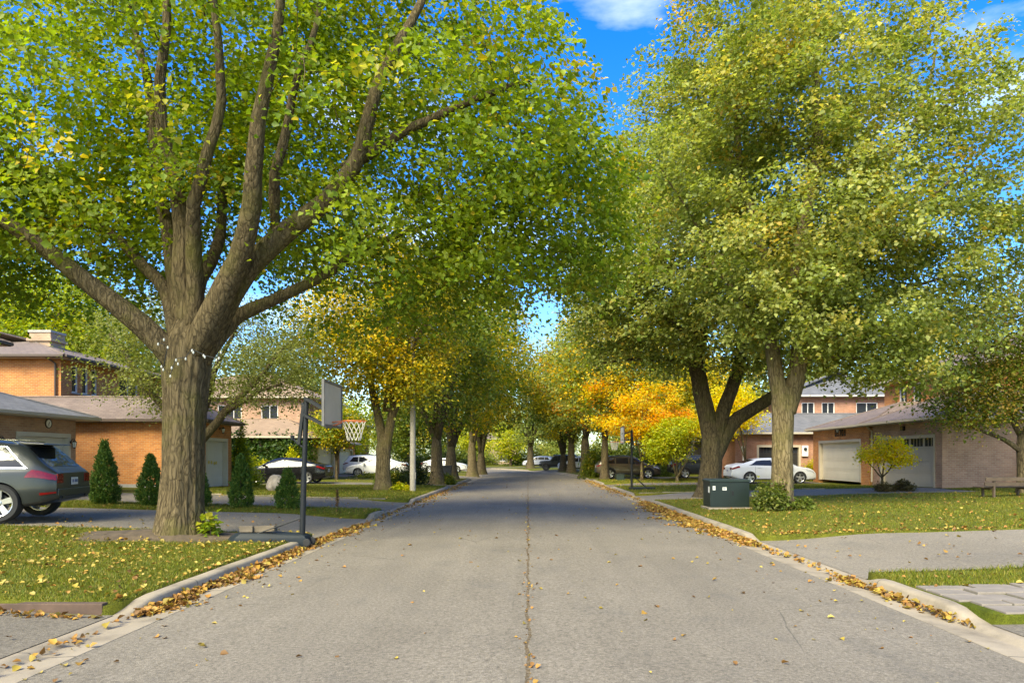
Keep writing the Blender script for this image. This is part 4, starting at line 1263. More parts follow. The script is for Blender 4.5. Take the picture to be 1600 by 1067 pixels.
# ---- left: orange brick house
zg = .42
h = House('orange_brick_house', 'orange brick house with long blank side wall and tall hip roof', (-13.6, 30, zg))
fr, frn = h.block(-24, -13.6, 28.4, 31.3, zg - .3, 3.2, M['brick_orange'], road_open=[(.42, 2.5, zg - .3, 2.5)], side=-1)
h.fr = fr
gd = h.garage(.42, 2.5, zg - .02, 2.5, 'door_white', 'trim_white', 4)
h.box('foundation', -24, -13.63, 28.36, 28.40, zg - .3, zg + .16, 'foundation')
h.hip(-24, -13.6, 28.4, 31.3, 3.13, 1.05, 'x', (False, True), 'shingle_brown', .38, 'trim_brown')
wins = [(.75, 1.2), (1.5, 1.95), (2.2, 2.65)]
fr, frn = h.block(-33, -21.5, 31.42, 41, zg - .3, 6.3, M['brick_orange'], road_open=[(a, b, 4.75, 6.0) for a, b in wins] + [(4.5, 6.2, 4.5, 6.0)], side=-1)
h.fr = fr
for a, b in wins: h.window(a, b, 4.75, 6.0, mull=0)
h.window(4.5, 6.2, 4.5, 6.0, mull=1)
h.hip(-33, -21.5, 31.42, 41, 6.22, 1.75, 'y', (True, True), 'shingle_brown', .5, 'trim_brown')
ds = MB(); ds.tube([h.L((-21.9, 31.0, 6.25)), h.L((-21.7, 31.33, 6.0)), h.L((-21.7, 31.34, 4.0))], .05, 8); ds.build('downspout', M['trim_brown'], h.root)
ch = h.box('chimney', -26.0, -24.9, 35.6, 36.7, 6.2, 8.2, 'brick_buff')
h.box('chimney_cap', -26.1, -24.8, 35.5, 36.8, 7.75, 7.9, 'brick_buff', ch)
h.box('chimney_crown', -26.05, -24.85, 35.55, 36.75, 8.2, 8.32, 'foundation', ch)
wall_lantern('small black lantern above the narrow white garage door', (-13.595, 30.1, 2.95), (1, 0))
# leaf wreath stickers on the garage door
dc = thing('door_decoration', 'yellow leaf decorations on the narrow white garage door', 'decoration', (-13.76, 29.7, 1.45))
for k, (y_, z_) in enumerate(((-.5, .0), (-.28, .03), (-.02, .02), (.25, -.02), (.42, .0))):
    m = MB(); pts = [(.09 * math.cos(a) * (1 if j % 2 else .55), .09 * math.sin(a) * (1 if j % 2 else .55)) for j, a in enumerate(np.arange(10) * math.pi / 5)]
    m.prism([(y_ + p[0], z_ + p[1]) for p in pts], 0, .012, 'x'); m.build('paper_leaf', M['sticker_yellow'], dc)

# ---- left: house with the ivy wall and tan roof
zg = .30
h = House('ivy_house', 'house with tan roof over a wall overgrown with ivy', (-13.8, 46, zg))
h.block(-24, -13.8, 44, 49.5, zg - .4, 2.95, M['brick_buff'], road_open=[(.8, 4.6, zg - .4, 2.4)], side=-1)
h.fr = (Vector((-13.8, 44, 0)), Vector((0, 1, 0)), Vector((1, 0, 0)))
h.garage(.8, 4.6, zg - .02, 2.4, 'door_white', 'trim_white', 4)
h.hip(-24, -13.8, 44, 49.5, 2.9, 1.25, 'x', (False, True), 'shingle_tan', .5, 'trim_cream')
h.block(-27, -15.6, 48.6, 57, 2.6, 5.9, M['brick_pink'], near_open=[(4.9, 6.6, 4.35, 5.4), (8.0, 9.2, 4.35, 5.4)], side=-1)
h.fr = (Vector((-27, 48.6, 0)), Vector((1, 0, 0)), Vector((0, -1, 0)))
h.window(4.9, 6.6, 4.35, 5.4, mull=2); h.window(8.0, 9.2, 4.35, 5.4, mull=1)
h.hip(-27, -15.6, 48.6, 57, 5.85, 2.0, 'x', (True, True), 'shingle_tan', .45, 'trim_cream')
rng = np.random.default_rng(77)
n = 420
c = np.stack([rng.uniform(-24, -13.9, n) + 13.8, np.full(n, 43.9 - 46) - rng.random(n) * .22, rng.uniform(.2, 2.8, n) * (1 - .12 * rng.random(n)) - 0.0], 1)
iv = thing('ivy', 'dark green ivy covering the wall under the tan roof', 'ivy', (-13.8, 46, zg))
m = MB()
for k in range(26):
    x = rng.uniform(-10, -.1); m.tube([(x, -2.03, -.3), (x + rng.uniform(-.3, .3), -2.05, 1.0), (x + rng.uniform(-.6, .6), -2.05, 2.3)], .015, 4)
m.build('stem', M['bark_dark'], iv)
fo = foliage('leaves', rng, c, c, 42, .15, [((.035, .075, .014), 4), ((.055, .10, .018), 3), ((.09, .13, .022), 1)], iv, (.22, .2), up=.2, jit=.5, center=(-5, 6, 0)); fo['kind'] = 'stuff'

# ---- left: next two houses, mostly screened
zg = .26
h = House('brick_house', 'orange brick garage with white door behind the white cars', (-16.6, 60, zg))
h.block(-25, -16.6, 59.2, 65.5, zg - .4, 2.9, M['brick_orange'], road_open=[(.9, 5.4, zg - .4, 2.4)], side=-1)
h.fr = (Vector((-16.6, 59.2, 0)), Vector((0, 1, 0)), Vector((1, 0, 0))); h.garage(.9, 5.4, zg - .02, 2.4, 'door_white', 'trim_white', 4)
h.hip(-25, -16.6, 59.2, 65.5, 2.85, 1.3, 'x', (False, True), 'shingle_brown')
h.block(-29, -19, 62, 73, 2.5, 5.8, M['brick_red'], road_open=[(2, 3.6, 4.2, 5.4), (6, 7.6, 4.2, 5.4)], side=-1)
h.fr = (Vector((-19, 62, 0)), Vector((0, 1, 0)), Vector((1, 0, 0))); h.window(2, 3.6, 4.2, 5.4); h.window(6, 7.6, 4.2, 5.4)
h.hip(-29, -19, 62, 73, 5.75, 2.2, 'y', (True, True), 'shingle_brown')
h = House('brick_house', 'red brick house on the inside of the bend', (-22, 82, zg))
h.block(-32, -21, 80, 90, zg - .5, 5.6, M['brick_red'], road_open=[(2, 3.6, 3.8, 5.2), (6, 7.6, 3.8, 5.2), (1.2, 5.8, zg, 2.5)], near_open=[(3, 4.6, 3.8, 5.2), (6, 7.6, 1.2, 2.6)], side=-1)
h.fr = (Vector((-21, 80, 0)), Vector((0, 1, 0)), Vector((1, 0, 0))); h.window(2, 3.6, 3.8, 5.2); h.window(6, 7.6, 3.8, 5.2); h.garage(1.2, 5.8, zg, 2.5, 'door_white', 'trim_white')
h.fr = (Vector((-32, 80, 0)), Vector((1, 0, 0)), Vector((0, -1, 0))); h.window(3, 4.6, 3.8, 5.2); h.window(6, 7.6, 1.2, 2.6)
h.hip(-32, -21, 80, 90, 5.55, 2.2, 'y', (True, True), 'shingle_grey')

# ---- right: taupe garage, pink side wall
zg = .44
h = House('pink_brick_house', 'pink brick house with taupe garage door beside the bench', (16.75, 30, zg))
fr, frn = h.block(16.75, 27, 27.6, 33.2, zg - .4, 3.3, M['brick_pink'], road_open=[(.75, 5.1, zg - .4, 2.62)], side=1)
h.fr = fr
h.garage(.75, 5.1, zg - .02, 2.62, 'door_taupe', 'trim_cream', 4, lights=True)
h.hip(16.75, 27, 27.6, 33.2, 3.2, 1.45, 'x', (True, False), 'shingle_brown', .45, 'trim_cream')
wo = [(1.6, 2.4, 4.5, 5.75), (3.0, 3.8, 4.5, 5.75), (6.2, 7.6, 4.5, 5.75)]
fr, frn = h.block(21.2, 31, 30.2, 40.6, zg - .4, 6.0, M['brick_orange'], road_open=wo, side=1)
h.fr = fr
for a, b, c_, d_ in wo: h.window(a, b, c_, d_, mull=1)
h.hip(21.2, 31, 30.2, 40.6, 5.95, 2.2, 'y', (True, True), 'shingle_brown', .45, 'trim_cream')
ds = MB(); ds.tube([h.L((16.4, 33.1, 3.2)), h.L((16.68, 33.12, 2.95)), h.L((16.68, 33.12, .5))], .045, 8); ds.build('downspout', M['trim_cream'], h.root)
lb = thing('wall_light', 'small black box light above the taupe garage door', 'light', (16.745, 30.4, 2.98))
m = MB(); m.box(-.12, 0, -.1, .1, -.1, .1); m.build('housing', M['black_iron'], lb, bevel=.015)
m = MB(); m.box(-.125, -.12, -.07, .07, -.07, .04); m.build('lens', M['glass'], lb)

# ---- right: orange brick, cream garage
h = House('orange_brick_house', 'orange brick house with cream garage door beyond the yellow tree', (16.75, 36, zg))
fr, frn = h.block(16.75, 26, 33.5, 40.1, zg - .4, 3.3, M['brick_orange'], road_open=[(.8, 5.75, zg - .4, 2.6)], side=1)
h.fr = fr
h.garage(.8, 5.75, zg - .02, 2.6, 'door_cream', 'trim_cream', 4)
h.hip(16.75, 26, 33.5, 40.1, 3.2, 1.3, 'x', (True, False), 'shingle_brown', .3, 'trim_cream')
num = thing('house_number', 'row of black house numbers above the cream garage door', 'number sign', (16.735, 36.6, 2.82))
fnt = [('11111', '10001', '10001', '11111'), ('00100', '01100', '00100', '01110'), ('11111', '00011', '00110', '01100'), ('11111', '10001', '10001', '11111'), ('00100', '01100', '00100', '01110')]
for k in range(5):
    m = MB(); g = fnt[k]
    for r_, row in enumerate(g):
        for c_, ch_ in enumerate(row):
            if ch_ == '1': m.box(-.025, .0, -(c_ + 1) * .036 + .6 - k * .27, -c_ * .036 + .6 - k * .27 - .002, .09 * (3 - r_), .09 * (4 - r_) - .002)
    m.build('digit', M['black_iron'], num)
wall_lantern('black carriage lantern above the house numbers of cream garage', (16.745, 36.6, 3.2), (-1, 0))

# ---- right: red-pink brick house with the black garage door, its wall towards the camera
zg = .24
h = House('red_brick_house', 'red brick house with black garage door and grey roof', (13.4, 45, zg))
fr, frn = h.block(13.4, 24, 44.2, 50, zg - .4, 3.2, M['brick_red'], near_open=[(1.2, 4.0, zg - .4, 2.45)], side=1)
h.fr = frn
h.garage(1.2, 4.0, zg - .02, 2.45, 'door_black', 'trim_cream', 4, lights=True)
h.hip(13.4, 24, 44.2, 50, 3.15, 1.4, 'x', (True, False), 'shingle_grey', .45, 'trim_cream')
wo = [(1.0, 2.0, 4.3, 5.5), (3.2, 4.2, 4.3, 5.5)]
fr, frn = h.block(18.2, 29, 47.5, 57, 2.6, 5.9, M['brick_red'], near_open=[(.6, 1.5, 4.3, 5.5), (2.0, 2.9, 4.3, 5.5), (4.4, 5.9, 4.3, 5.5)], side=1)
h.fr = frn
for a, b in ((.6, 1.5), (2.0, 2.9), (4.4, 5.9)): h.window(a, b, 4.3, 5.5, mull=1)
h.hip(18.2, 29, 47.5, 57, 5.85, 2.2, 'y', (True, True), 'shingle_grey')
mt = thing('electricity_meter', 'white meter box on the red brick wall', 'meter', (17.9, 44.19, 2.1))
m = MB(); m.box(-.2, .2, -.13, 0, -.35, .35); m.build('housing', M['frame_white'], mt, bevel=.02)
m = MB(); m.lathe([(0, .17), (.1, .17), (.12, .125), (0, .125)], (0, -.28 + .28 - .0, 0), 'z', 12) if False else m.lathe([(.11, -.13), (.10, -.20), (0, -.21)], (0, 0, .12), 'y', 14); m.build('dial', M['glass'], mt)

# ---- right: further houses
zg = .22
h = House('brick_house', 'pale garage house past the red brick one', (16, 60, zg))
fr, frn = h.block(16, 27, 58.5, 66, zg - .4, 3.1, M['brick_buff'], near_open=[(.6, 3.4, zg - .4, 2.5)], side=1)
h.fr = frn; h.garage(.6, 3.4, zg, 2.5, 'door_white', 'trim_white')
h.hip(16, 27, 58.5, 66, 3.05, 1.5, 'x', (True, True), 'shingle_grey')
h = House('brick_house', 'buff brick two storey house behind the far parked cars', (18, 78, zg))
fr, frn = h.block(16, 27, 84, 94, zg - .5, 5.6, M['brick_buff'], near_open=[(1.5, 3.2, 3.8, 5.2), (5.5, 7.2, 3.8, 5.2), (1, 5, zg, 2.5)], road_open=[(2, 3.6, 3.8, 5.2), (6, 7.6, 3.8, 5.2)], side=1)
h.fr = fr; h.window(2, 3.6, 3.8, 5.2); h.window(6, 7.6, 3.8, 5.2)
h.fr = frn; h.window(1.5, 3.2, 3.8, 5.2); h.window(5.5, 7.2, 3.8, 5.2); h.garage(1, 5, zg, 2.5, 'door_white', 'trim_white')
h.hip(16, 27, 84, 94, 5.55, 2.2, 'y', (True, True), 'shingle_brown')
h = House('brick_house', 'pale house at the far end of the street', (-6, 140, zg))
fr, frn = h.block(-14, -2, 141, 150, -.5, 5.4, M['brick_buff'], near_open=[(1.5, 3.2, 3.6, 5.0), (7.5, 9.2, 3.6, 5.0), (1, 5.5, zg, 2.5), (7.5, 9.5, .9, 2.4)], side=1)
h.fr = frn; h.window(1.5, 3.2, 3.6, 5.0); h.window(7.5, 9.2, 3.6, 5.0); h.garage(1, 5.5, zg, 2.5, 'door_white', 'trim_white'); h.window(7.5, 9.5, .9, 2.4)
h.hip(-14, -2, 141, 150, 5.35, 2.2, 'x', (True, True), 'shingle_brown')
# ------------------------------------------------------------------ cars
def smooth1(xs, zs, x, sig=.05):
    g = np.linspace(xs[0] - .5, xs[-1] + .5, 900)
    v = np.interp(g, xs, zs)
    k = int(max(1, sig * 3 / (g[1] - g[0]))); ker = np.exp(-.5 * (np.arange(-k, k + 1) * (g[1] - g[0]) / sig) ** 2); ker /= ker.sum()
    vp = np.convolve(np.pad(v, k, mode='edge'), ker, mode='valid')
    return np.interp(x, g, vp)

class CarShape:
    """body surface S(x, t): x along the car (nose +x), t in 0..9 up the half-section"""
    def __init__(s, L, Wd, top, belt, sill, plan=None, tumble=.74):
        s.L, s.W = L, Wd; s.top = np.array(top, float); s.belt = np.array(belt, float); s.sill = np.array(sill, float); s.tumble = tumble
        h = L / 2
        s.cache = {}
        s.plan = np.array(plan or [(-h, .80), (-h + .12, .90), (-h + .45, .97), (-h + 1.0, 1.0), (h - 1.1, 1.0), (h - .5, .95), (h - .15, .84), (h, .68)], float)
        s.gx = np.linspace(-h - .1, h + .1, 1200)
        s.gc = [smooth1(c[:, 0], c[:, 1], s.gx, sg) for c, sg in ((s.top, .035), (s.belt, .10), (s.sill, .05), (s.plan, .06))]
    def sec(s, x):
        k_ = round(float(x), 5)
        if k_ not in s.cache: s.cache[k_] = s.sec_(k_)
        return s.cache[k_]
    def sec_(s, x):
        zt, zb, z0, w = (float(np.interp(x, s.gx, c)) for c in s.gc)
        w *= s.W / 2
        zb = min(zb, zt - .03); g = zt - zb
        k = min(1, max(0, (g - .06) / .40)); rw = w * (.90 + (s.tumble - .90) * k)
        m = z0 + .50 * (zb - z0)
        return np.array([(0, z0), (.82 * w, z0), (.965 * w, z0 + .06), (1.0 * w, m - .08), (.992 * w, m + .10), (.975 * w, zb - .09), (.95 * w, zb), (rw + (w * .94 - rw) * .12, zb + .80 * g), (rw * .82, zb + .965 * g), (0, zt)])
    def P(s, x, t, side=1):
        q = s.sec(x); i = min(int(t), 8); f = t - i
        p0, p1, p2, p3 = q[max(i - 1, 0)], q[i], q[i + 1], q[min(i + 2, 9)]
        if i in (6,): r = p1 + (p2 - p1) * f + np.array([.018 * math.sin(math.pi * f), 0])     # glass side, slightly bowed
        else:
            a = .5 * (2 * p1 + (p2 - p0) * f + (2 * p0 - 5 * p1 + 4 * p2 - p3) * f * f + (3 * p1 - p0 - 3 * p2 + p3) * f ** 3)
            lin = p1 + (p2 - p1) * f; r = .5 * a + .5 * lin
        return np.array([x, side * max(r[0], 0), r[1]])
    def N(s, x, t, side=1):
        e = .02
        h = s.L / 2 - .001
        dx = s.P(min(x + e, h), t, side) - s.P(max(x - e, -h), t, side); dt = s.P(x, min(t + .05, 9), side) - s.P(x, max(t - .05, 0), side)
        n = np.cross(dx, dt) * side; l = np.linalg.norm(n)
        if l < 1e-9: return np.array([0, side, 0])
        p = s.P(x, t, side)
        if n[1] * p[1] + n[2] * (p[2] - .6) < 0: n = -n
        return n / l
    def patch(s, mb, x0, x1, t0, t1, side=1, off=.006, nx=10, nt=5, thick=True, x0t=None, x1t=None, both=False):
        """raised patch; x0t/x1t: ends at the upper edge (slanted ends)"""
        x0t = x0 if x0t is None else x0t; x1t = x1 if x1t is None else x1t
        sides = (1, -1) if both else (side,)
        for sd_ in sides:
            V = []
            for j in range(nt + 1):
                f = j / nt; t = t0 + (t1 - t0) * f; a = x0 + (x0t - x0) * f; b = x1 + (x1t - x1) * f
                for i in range(nx + 1):
                    x = a + (b - a) * i / nx
                    V.append(s.P(x, t, sd_) + s.N(x, t, sd_) * off)
            n = nx + 1
            F = [(j * n + i, j * n + i + 1, (j + 1) * n + i + 1, (j + 1) * n + i) for j in range(nt) for i in range(nx)]
            if sd_ < 0: F = [f[::-1] for f in F]
            mb.add([tuple(v) for v in V], F)
        return mb
    def top_patch(s, mb, x0, x1, t0, off=.006, nx=8, nt=4):
        """patch across the whole roofline (windscreen, rear glass) for section parameters above t0"""
        ts = [t0 + (9 - t0) * j / nt for j in range(nt + 1)]
        V = []
        cols = [(t, 1) for t in ts] + [(t, -1) for t in ts[-2::-1]]
        for i in range(nx + 1):
            x = x0 + (x1 - x0) * i / nx
            for (t, sd_) in cols:
                V.append(tuple(s.P(x, t, sd_) + s.N(x, min(t, 8.95), sd_) * off))
        n = len(cols)
        mb.add(V, [(i * n + j, (i + 1) * n + j, (i + 1) * n + j + 1, i * n + j + 1) for i in range(nx) for j in range(n - 1)])
        return mb

def make_car(label, spec, paint_key, loc, rz, cat='car', name='parked_car', group=None):
    sh = CarShape(spec['L'], spec['W'], spec['top'], spec['belt'], spec['sill'], spec.get('plan'), spec.get('tumble', .74))
    root = thing(name, label, cat, loc, rz, group)
    h = spec['L'] / 2
    # body
    xs = np.concatenate([[-h], np.linspace(-h + .02, h - .02, 60), [h]])
    ts = np.linspace(0, 9, 28)
    V = []; n = len(ts) * 2 - 2
    for x in xs:
        ring = [sh.P(x, t, 1) for t in ts] + [sh.P(x, t, -1) for t in ts[-2:0:-1]]
        V += [tuple(p) for p in ring]
    F = []
    for i in range(len(xs) - 1):
        for k in range(n):
            a = i * n + k; b = i * n + (k + 1) % n
            F.append((a, b, b + n, a + n))
    F.append(tuple(range(n))); F.append(tuple((len(xs) - 1) * n + k for k in range(n))[::-1])
    me = bpy.data.meshes.new('body'); me.from_pydata(V, [], F)
    bm = bmesh.new(); bm.from_mesh(me); bmesh.ops.remove_doubles(bm, verts=bm.verts, dist=1e-4); bmesh.ops.recalc_face_normals(bm, faces=bm.faces); bm.to_mesh(me); bm.free()
    body = bpy.data.objects.new('body', me); COL.objects.link(body)
    rw = spec['rw']; wx = spec['wx']
    cut = MB()
    for x in wx:
        cut.lathe([(0, -spec['W']), (rw * 1.13, -spec['W']), (rw * 1.13, spec['W']), (0, spec['W'])], (x, 0, rw), 'y', 40)
    cm = bpy.data.meshes.new('cut'); cm.from_pydata(cut.v, [], cut.f)
    bm = bmesh.new(); bm.from_mesh(cm); bmesh.ops.remove_doubles(bm, verts=bm.verts, dist=1e-4); bmesh.ops.recalc_face_normals(bm, faces=bm.faces); bm.to_mesh(cm); bm.free()
    co = bpy.data.objects.new('cut', cm); COL.objects.link(co)
    md = body.modifiers.new('b', 'BOOLEAN'); md.operation = 'DIFFERENCE'; md.object = co; md.solver = 'EXACT'
    dg = bpy.context.evaluated_depsgraph_get()
    new = bpy.data.meshes.new_from_object(body.evaluated_get(dg))
    bpy.data.objects.remove(body); bpy.data.objects.remove(co)
    new.name = 'body'; new.materials.clear(); new.materials.append(M[paint_key]); new.materials.append(M['cladding'])
    for p in new.polygons:
        c = p.center; dk = 0
        for x in wx:
            if math.hypot(c.x - x, c.z - rw) < rw * 1.125 + .012 and abs(math.hypot(c.x - x, c.z - rw) - rw * 1.13) < .03 and abs(p.normal.y) < .4: dk = 1
        if c.z < spec['sill'][2][1] + .03 and p.normal.z < -.5: dk = 1
        p.material_index = dk; p.use_smooth = True
    try: new.set_sharp_from_angle(angle=R(32))
    except Exception: pass
    bo = bpy.data.objects.new('body', new); COL.objects.link(bo); bo.parent = root
    # glass
    for (kind, a, b, at, bt) in spec['side_glass']:
        for sd_ in (1, -1):
            mb = MB(); sh.patch(mb, a, b, 6.12, 6.93, sd_, .005, 12, 4, x0t=at, x1t=bt); w = mb.build('window', M['car_glass'], root, smooth=True, recalc=False)
    if spec.get('chrome'):
        a, b, at, bt = spec['chrome']
        for sd_ in (1, -1):
            mb = MB()
            sh.patch(mb, a, b, 6.02, 6.10, sd_, .009, 24, 1)
            sh.patch(mb, at, bt, 6.95, 7.04, sd_, .009, 24, 1)
            sh.patch(mb, a - .035, a, 6.05, 7.0, sd_, .009, 2, 8, x0t=at - .035, x1t=at)
            mb.build('window_trim', M['chrome'], root, smooth=True, recalc=False)
    a, b = spec['windscreen']; mb = MB(); sh.top_patch(mb, a, b, 7.6); mb.build('windscreen', M['car_glass'], root, smooth=True, recalc=False)
    a, b = spec['rear_glass']; mb = MB(); sh.top_patch(mb, a, b, 7.75); mb.build('rear_window', M['car_glass'], root, smooth=True, recalc=False)
    # door seams and handles
    for x in spec['seams']:
        for sd_ in (1, -1):
            mb = MB(); sh.patch(mb, x - .006, x + .006, 2.4, 5.98, sd_, .0025, 1, 10); mb.build('door_seam', M['cladding'], root, recalc=False)
    for x in spec['handles']:
        for sd_ in (1, -1):
            p = sh.P(x, 5.25, sd_); mb = MB(); mb.bar(p + np.array([-.10, .022 * sd_, 0]), p + np.array([.10, .022 * sd_, 0]), .03, .025); mb.build('door_handle', M[paint_key], root, bevel=.006)
    # sill cladding and arches
    for sd_ in (1, -1):
        mb = MB(); sh.patch(mb, wx[0] + rw * 1.2, wx[1] - rw * 1.2, 1.3, 2.5 if spec.get('clad') else 2.05, sd_, .006, 16, 3); mb.build('sill_trim', M['cladding'], root, smooth=True, recalc=False)
        for x in wx:
            mb = MB(); y = sd_ * spec['W'] / 2
            r0, r1 = rw * 1.10, rw * (1.24 if spec.get('clad') else 1.15)
            pts = []
            for k in range(25):
                a = math.pi * (-.06 + 1.12 * k / 24)
                for rr_ in (r0, r1):
                    px_, pz_ = x + math.cos(a) * rr_, rw + math.sin(a) * rr_
                    q = sh.sec(max(-h + .01, min(h - .01, px_)))
                    yy_ = np.interp(pz_, q[:7, 1][1:], q[:7, 0][1:]) if pz_ > q[1, 1] else q[1, 0]
                    pts.append((px_, sd_ * (yy_ + .008), pz_))
            mb.add(pts, [(2 * k, 2 * k + 1, 2 * k + 3, 2 * k + 2) for k in range(24)])
            mb.build('wheel_arch', M['cladding' if spec.get('clad') else paint_key], root, smooth=True)
    # lights
    for (nm, mk, a, b, t0, t1, at, bt) in spec['lights']:
        for sd_ in (1, -1):
            mb = MB(); sh.patch(mb, a, b, t0, t1, sd_, .012, 10, 4, x0t=at, x1t=bt); mb.build(nm, M[mk], root, smooth=True, recalc=False)
    # rear: light bars on the end face, plate, bumper
    e = sh.sec(-h + .01); f = sh.sec(h - .01)
    zt_, z0_ = e[9, 1], e[0, 1]
    for sd_ in (1, -1):
        mb = MB(); y1 = e[5, 0] * .98 * sd_; y0 = y1 * .66
        mb.box(-h - .012, -h + .03, min(y0, y1), max(y0, y1), spec['tail_z'][0], min(spec['tail_z'][1], zt_ - .03)); mb.build('tail_light', M[spec.get('tail_mat', 'tail_red')], root, bevel=.008)
    pz = spec.get('plate_z', .78)
    mb = MB(); mb.box(-h - .022, -h - .008, -.155, .155, pz - .08, pz + .08); pt = mb.build('number_plate', M['plate'], root, bevel=.004)
    mb = MB()
    for k in range(7):
        if k == 4: continue
        mb.box(-h - .025, -h - .0215, -.125 + k * .037, -.125 + k * .037 + .022, pz - .03, pz + .035)
    mb.build('plate_lettering', M['plate_ink'], pt)
    mb = MB(); w_ = e[3, 0]
    mb.box(-h - .03, -h + .10, -w_ * .95, w_ * .95, spec['bump_z'][0], spec['bump_z'][1]); mb.build('rear_bumper', M['cladding' if spec.get('clad') else paint_key], root, bevel=.02)
    mb = MB(); mb.box(-h - .012, -h + .06, -w_ * .8, w_ * .8, z0_ - .02, spec['bump_z'][0] - .01); mb.build('diffuser', M['cladding'], root, bevel=.01)
    # front: grille, bumper intake
    w_ = f[3, 0]
    mb = MB(); mb.box(h - .05, h + .012, -w_ * .62, w_ * .62, f[0, 1] + .25, f[9, 1] - .06); mb.build('grille', M['cladding'], root, bevel=.02)
    # mirrors
    mx = spec['mirror']
    for sd_ in (1, -1):
        p = sh.P(mx, 6.2, sd_)
        mb = MB(); mb.bar(p, p + np.array([0, .12 * sd_, .04]), .05, .03).box(*(p[0] - .06, p[0] + .07), *sorted((p[1] + .08 * sd_, p[1] + .25 * sd_)), p[2] - .02, p[2] + .13)
        mb.build('mirror', M[paint_key], root, bevel=.02)
    # roof rails and spoiler
    if spec.get('rails'):
        a, b = spec['rails']
        for sd_ in (1, -1):
            mb = MB(); mb.tube([tuple(sh.P(a, 7.7, sd_)), tuple(sh.P(a + .12, 7.7, sd_) + np.array([0, 0, .05]))] + [tuple(sh.P(x, 7.7, sd_) + np.array([0, 0, .055])) for x in np.linspace(a + .3, b - .3, 6)] + [tuple(sh.P(b - .12, 7.7, sd_) + np.array([0, 0, .05])), tuple(sh.P(b, 7.7, sd_))], .016, 6); mb.build('roof_rail', M['chrome' if spec.get('chrome') else 'cladding'], root, smooth=True)
    if spec.get('spoiler'):
        x, ln, z = spec['spoiler']; w_ = sh.sec(x)[8, 0]
        mb = MB(); mb.prism([(x + .15, z), (x - ln, z - .035), (x - ln - .02, z - .06), (x + .1, z - .06)], -w_, w_, 'y'); mb.build('spoiler', M[paint_key], root, bevel=.01)
    # exhaust
    for sd_ in (1, -1):
        mb = MB(); mb.tube([(-h - .03, .55 * sd_, spec['bump_z'][0] - .03), (-h + .2, .55 * sd_, spec['bump_z'][0] - .03)], .04, 10); mb.build('exhaust', M['alloy_dark'], root)
    # wheels
    ww = spec.get('ww', .23); rr_ = rw * spec.get('rim', .70)
    alloy = M[spec.get('alloy', 'alloy')]
    tm = MB(); tm.lathe([(rr_, -ww / 2), (rw * .93, -ww / 2), (rw * .99, -ww * .36), (rw, -ww * .2), (rw, ww * .2), (rw * .99, ww * .36), (rw * .93, ww / 2), (rr_, ww / 2), (rr_ * .97, ww * .3), (rr_ * .97, -ww * .3), (rr_, -ww / 2)], (0, 0, 0), 'y', 36)
    rm = MB(); rm.lathe([(rr_ * .97, ww * .48), (rr_ * .90, ww * .44), (rr_ * .89, ww * .1), (rr_ * .89, -ww * .3), (rr_ * .97, -ww * .3)], (0, 0, 0), 'y', 36)
    ns = spec.get('spokes', 5)
    for k in range(ns):
        a = 2 * math.pi * k / ns + .35
        c_, s_ = math.cos(a), math.sin(a); wd0, wd1 = rr_ * .16, rr_ * (.22 if ns <= 5 else .12)
        p = []
        for (rad, wd, yy_) in ((rr_ * .12, wd0, ww * .36), (rr_ * .92, wd1, ww * .42)):
            for q in (-1, 1):
                for dy in (0, -.035): p.append((c_ * rad - s_ * q * wd, yy_ + dy, s_ * rad + c_ * q * wd))
        rm.add(p, [(0, 2, 6, 4), (1, 5, 7, 3), (0, 4, 5, 1), (2, 3, 7, 6), (4, 6, 7, 5)])
    rm.lathe([(rr_ * .22, ww * .30), (rr_ * .22, ww * .40), (rr_ * .16, ww * .43), (0, ww * .43)], (0, 0, 0), 'y', 16)
    dm = MB(); dm.lathe([(0, ww * .12), (rr_ * .62, ww * .12), (rr_ * .62, ww * .05), (0, ww * .05)], (0, 0, 0), 'y', 24)
    first = None
    for x in wx:
        for sd_ in (1, -1):
            y = sd_ * (spec['W'] / 2 - ww / 2 - .015)
            if first is None:
                wh = tm.build('wheel', M['tyre'], root, smooth=True); wh.name = 'wheel'
                r1 = rm.build('rim', alloy, wh, smooth=True); d1 = dm.build('brake_disc', M['alloy_dark'], wh)
                first = wh
            else:
                wh = copy_tree(first, root)
            wh.location = (x, y, rw); wh.rotation_euler = (0, 0, 0 if sd_ > 0 else math.pi)
    return root

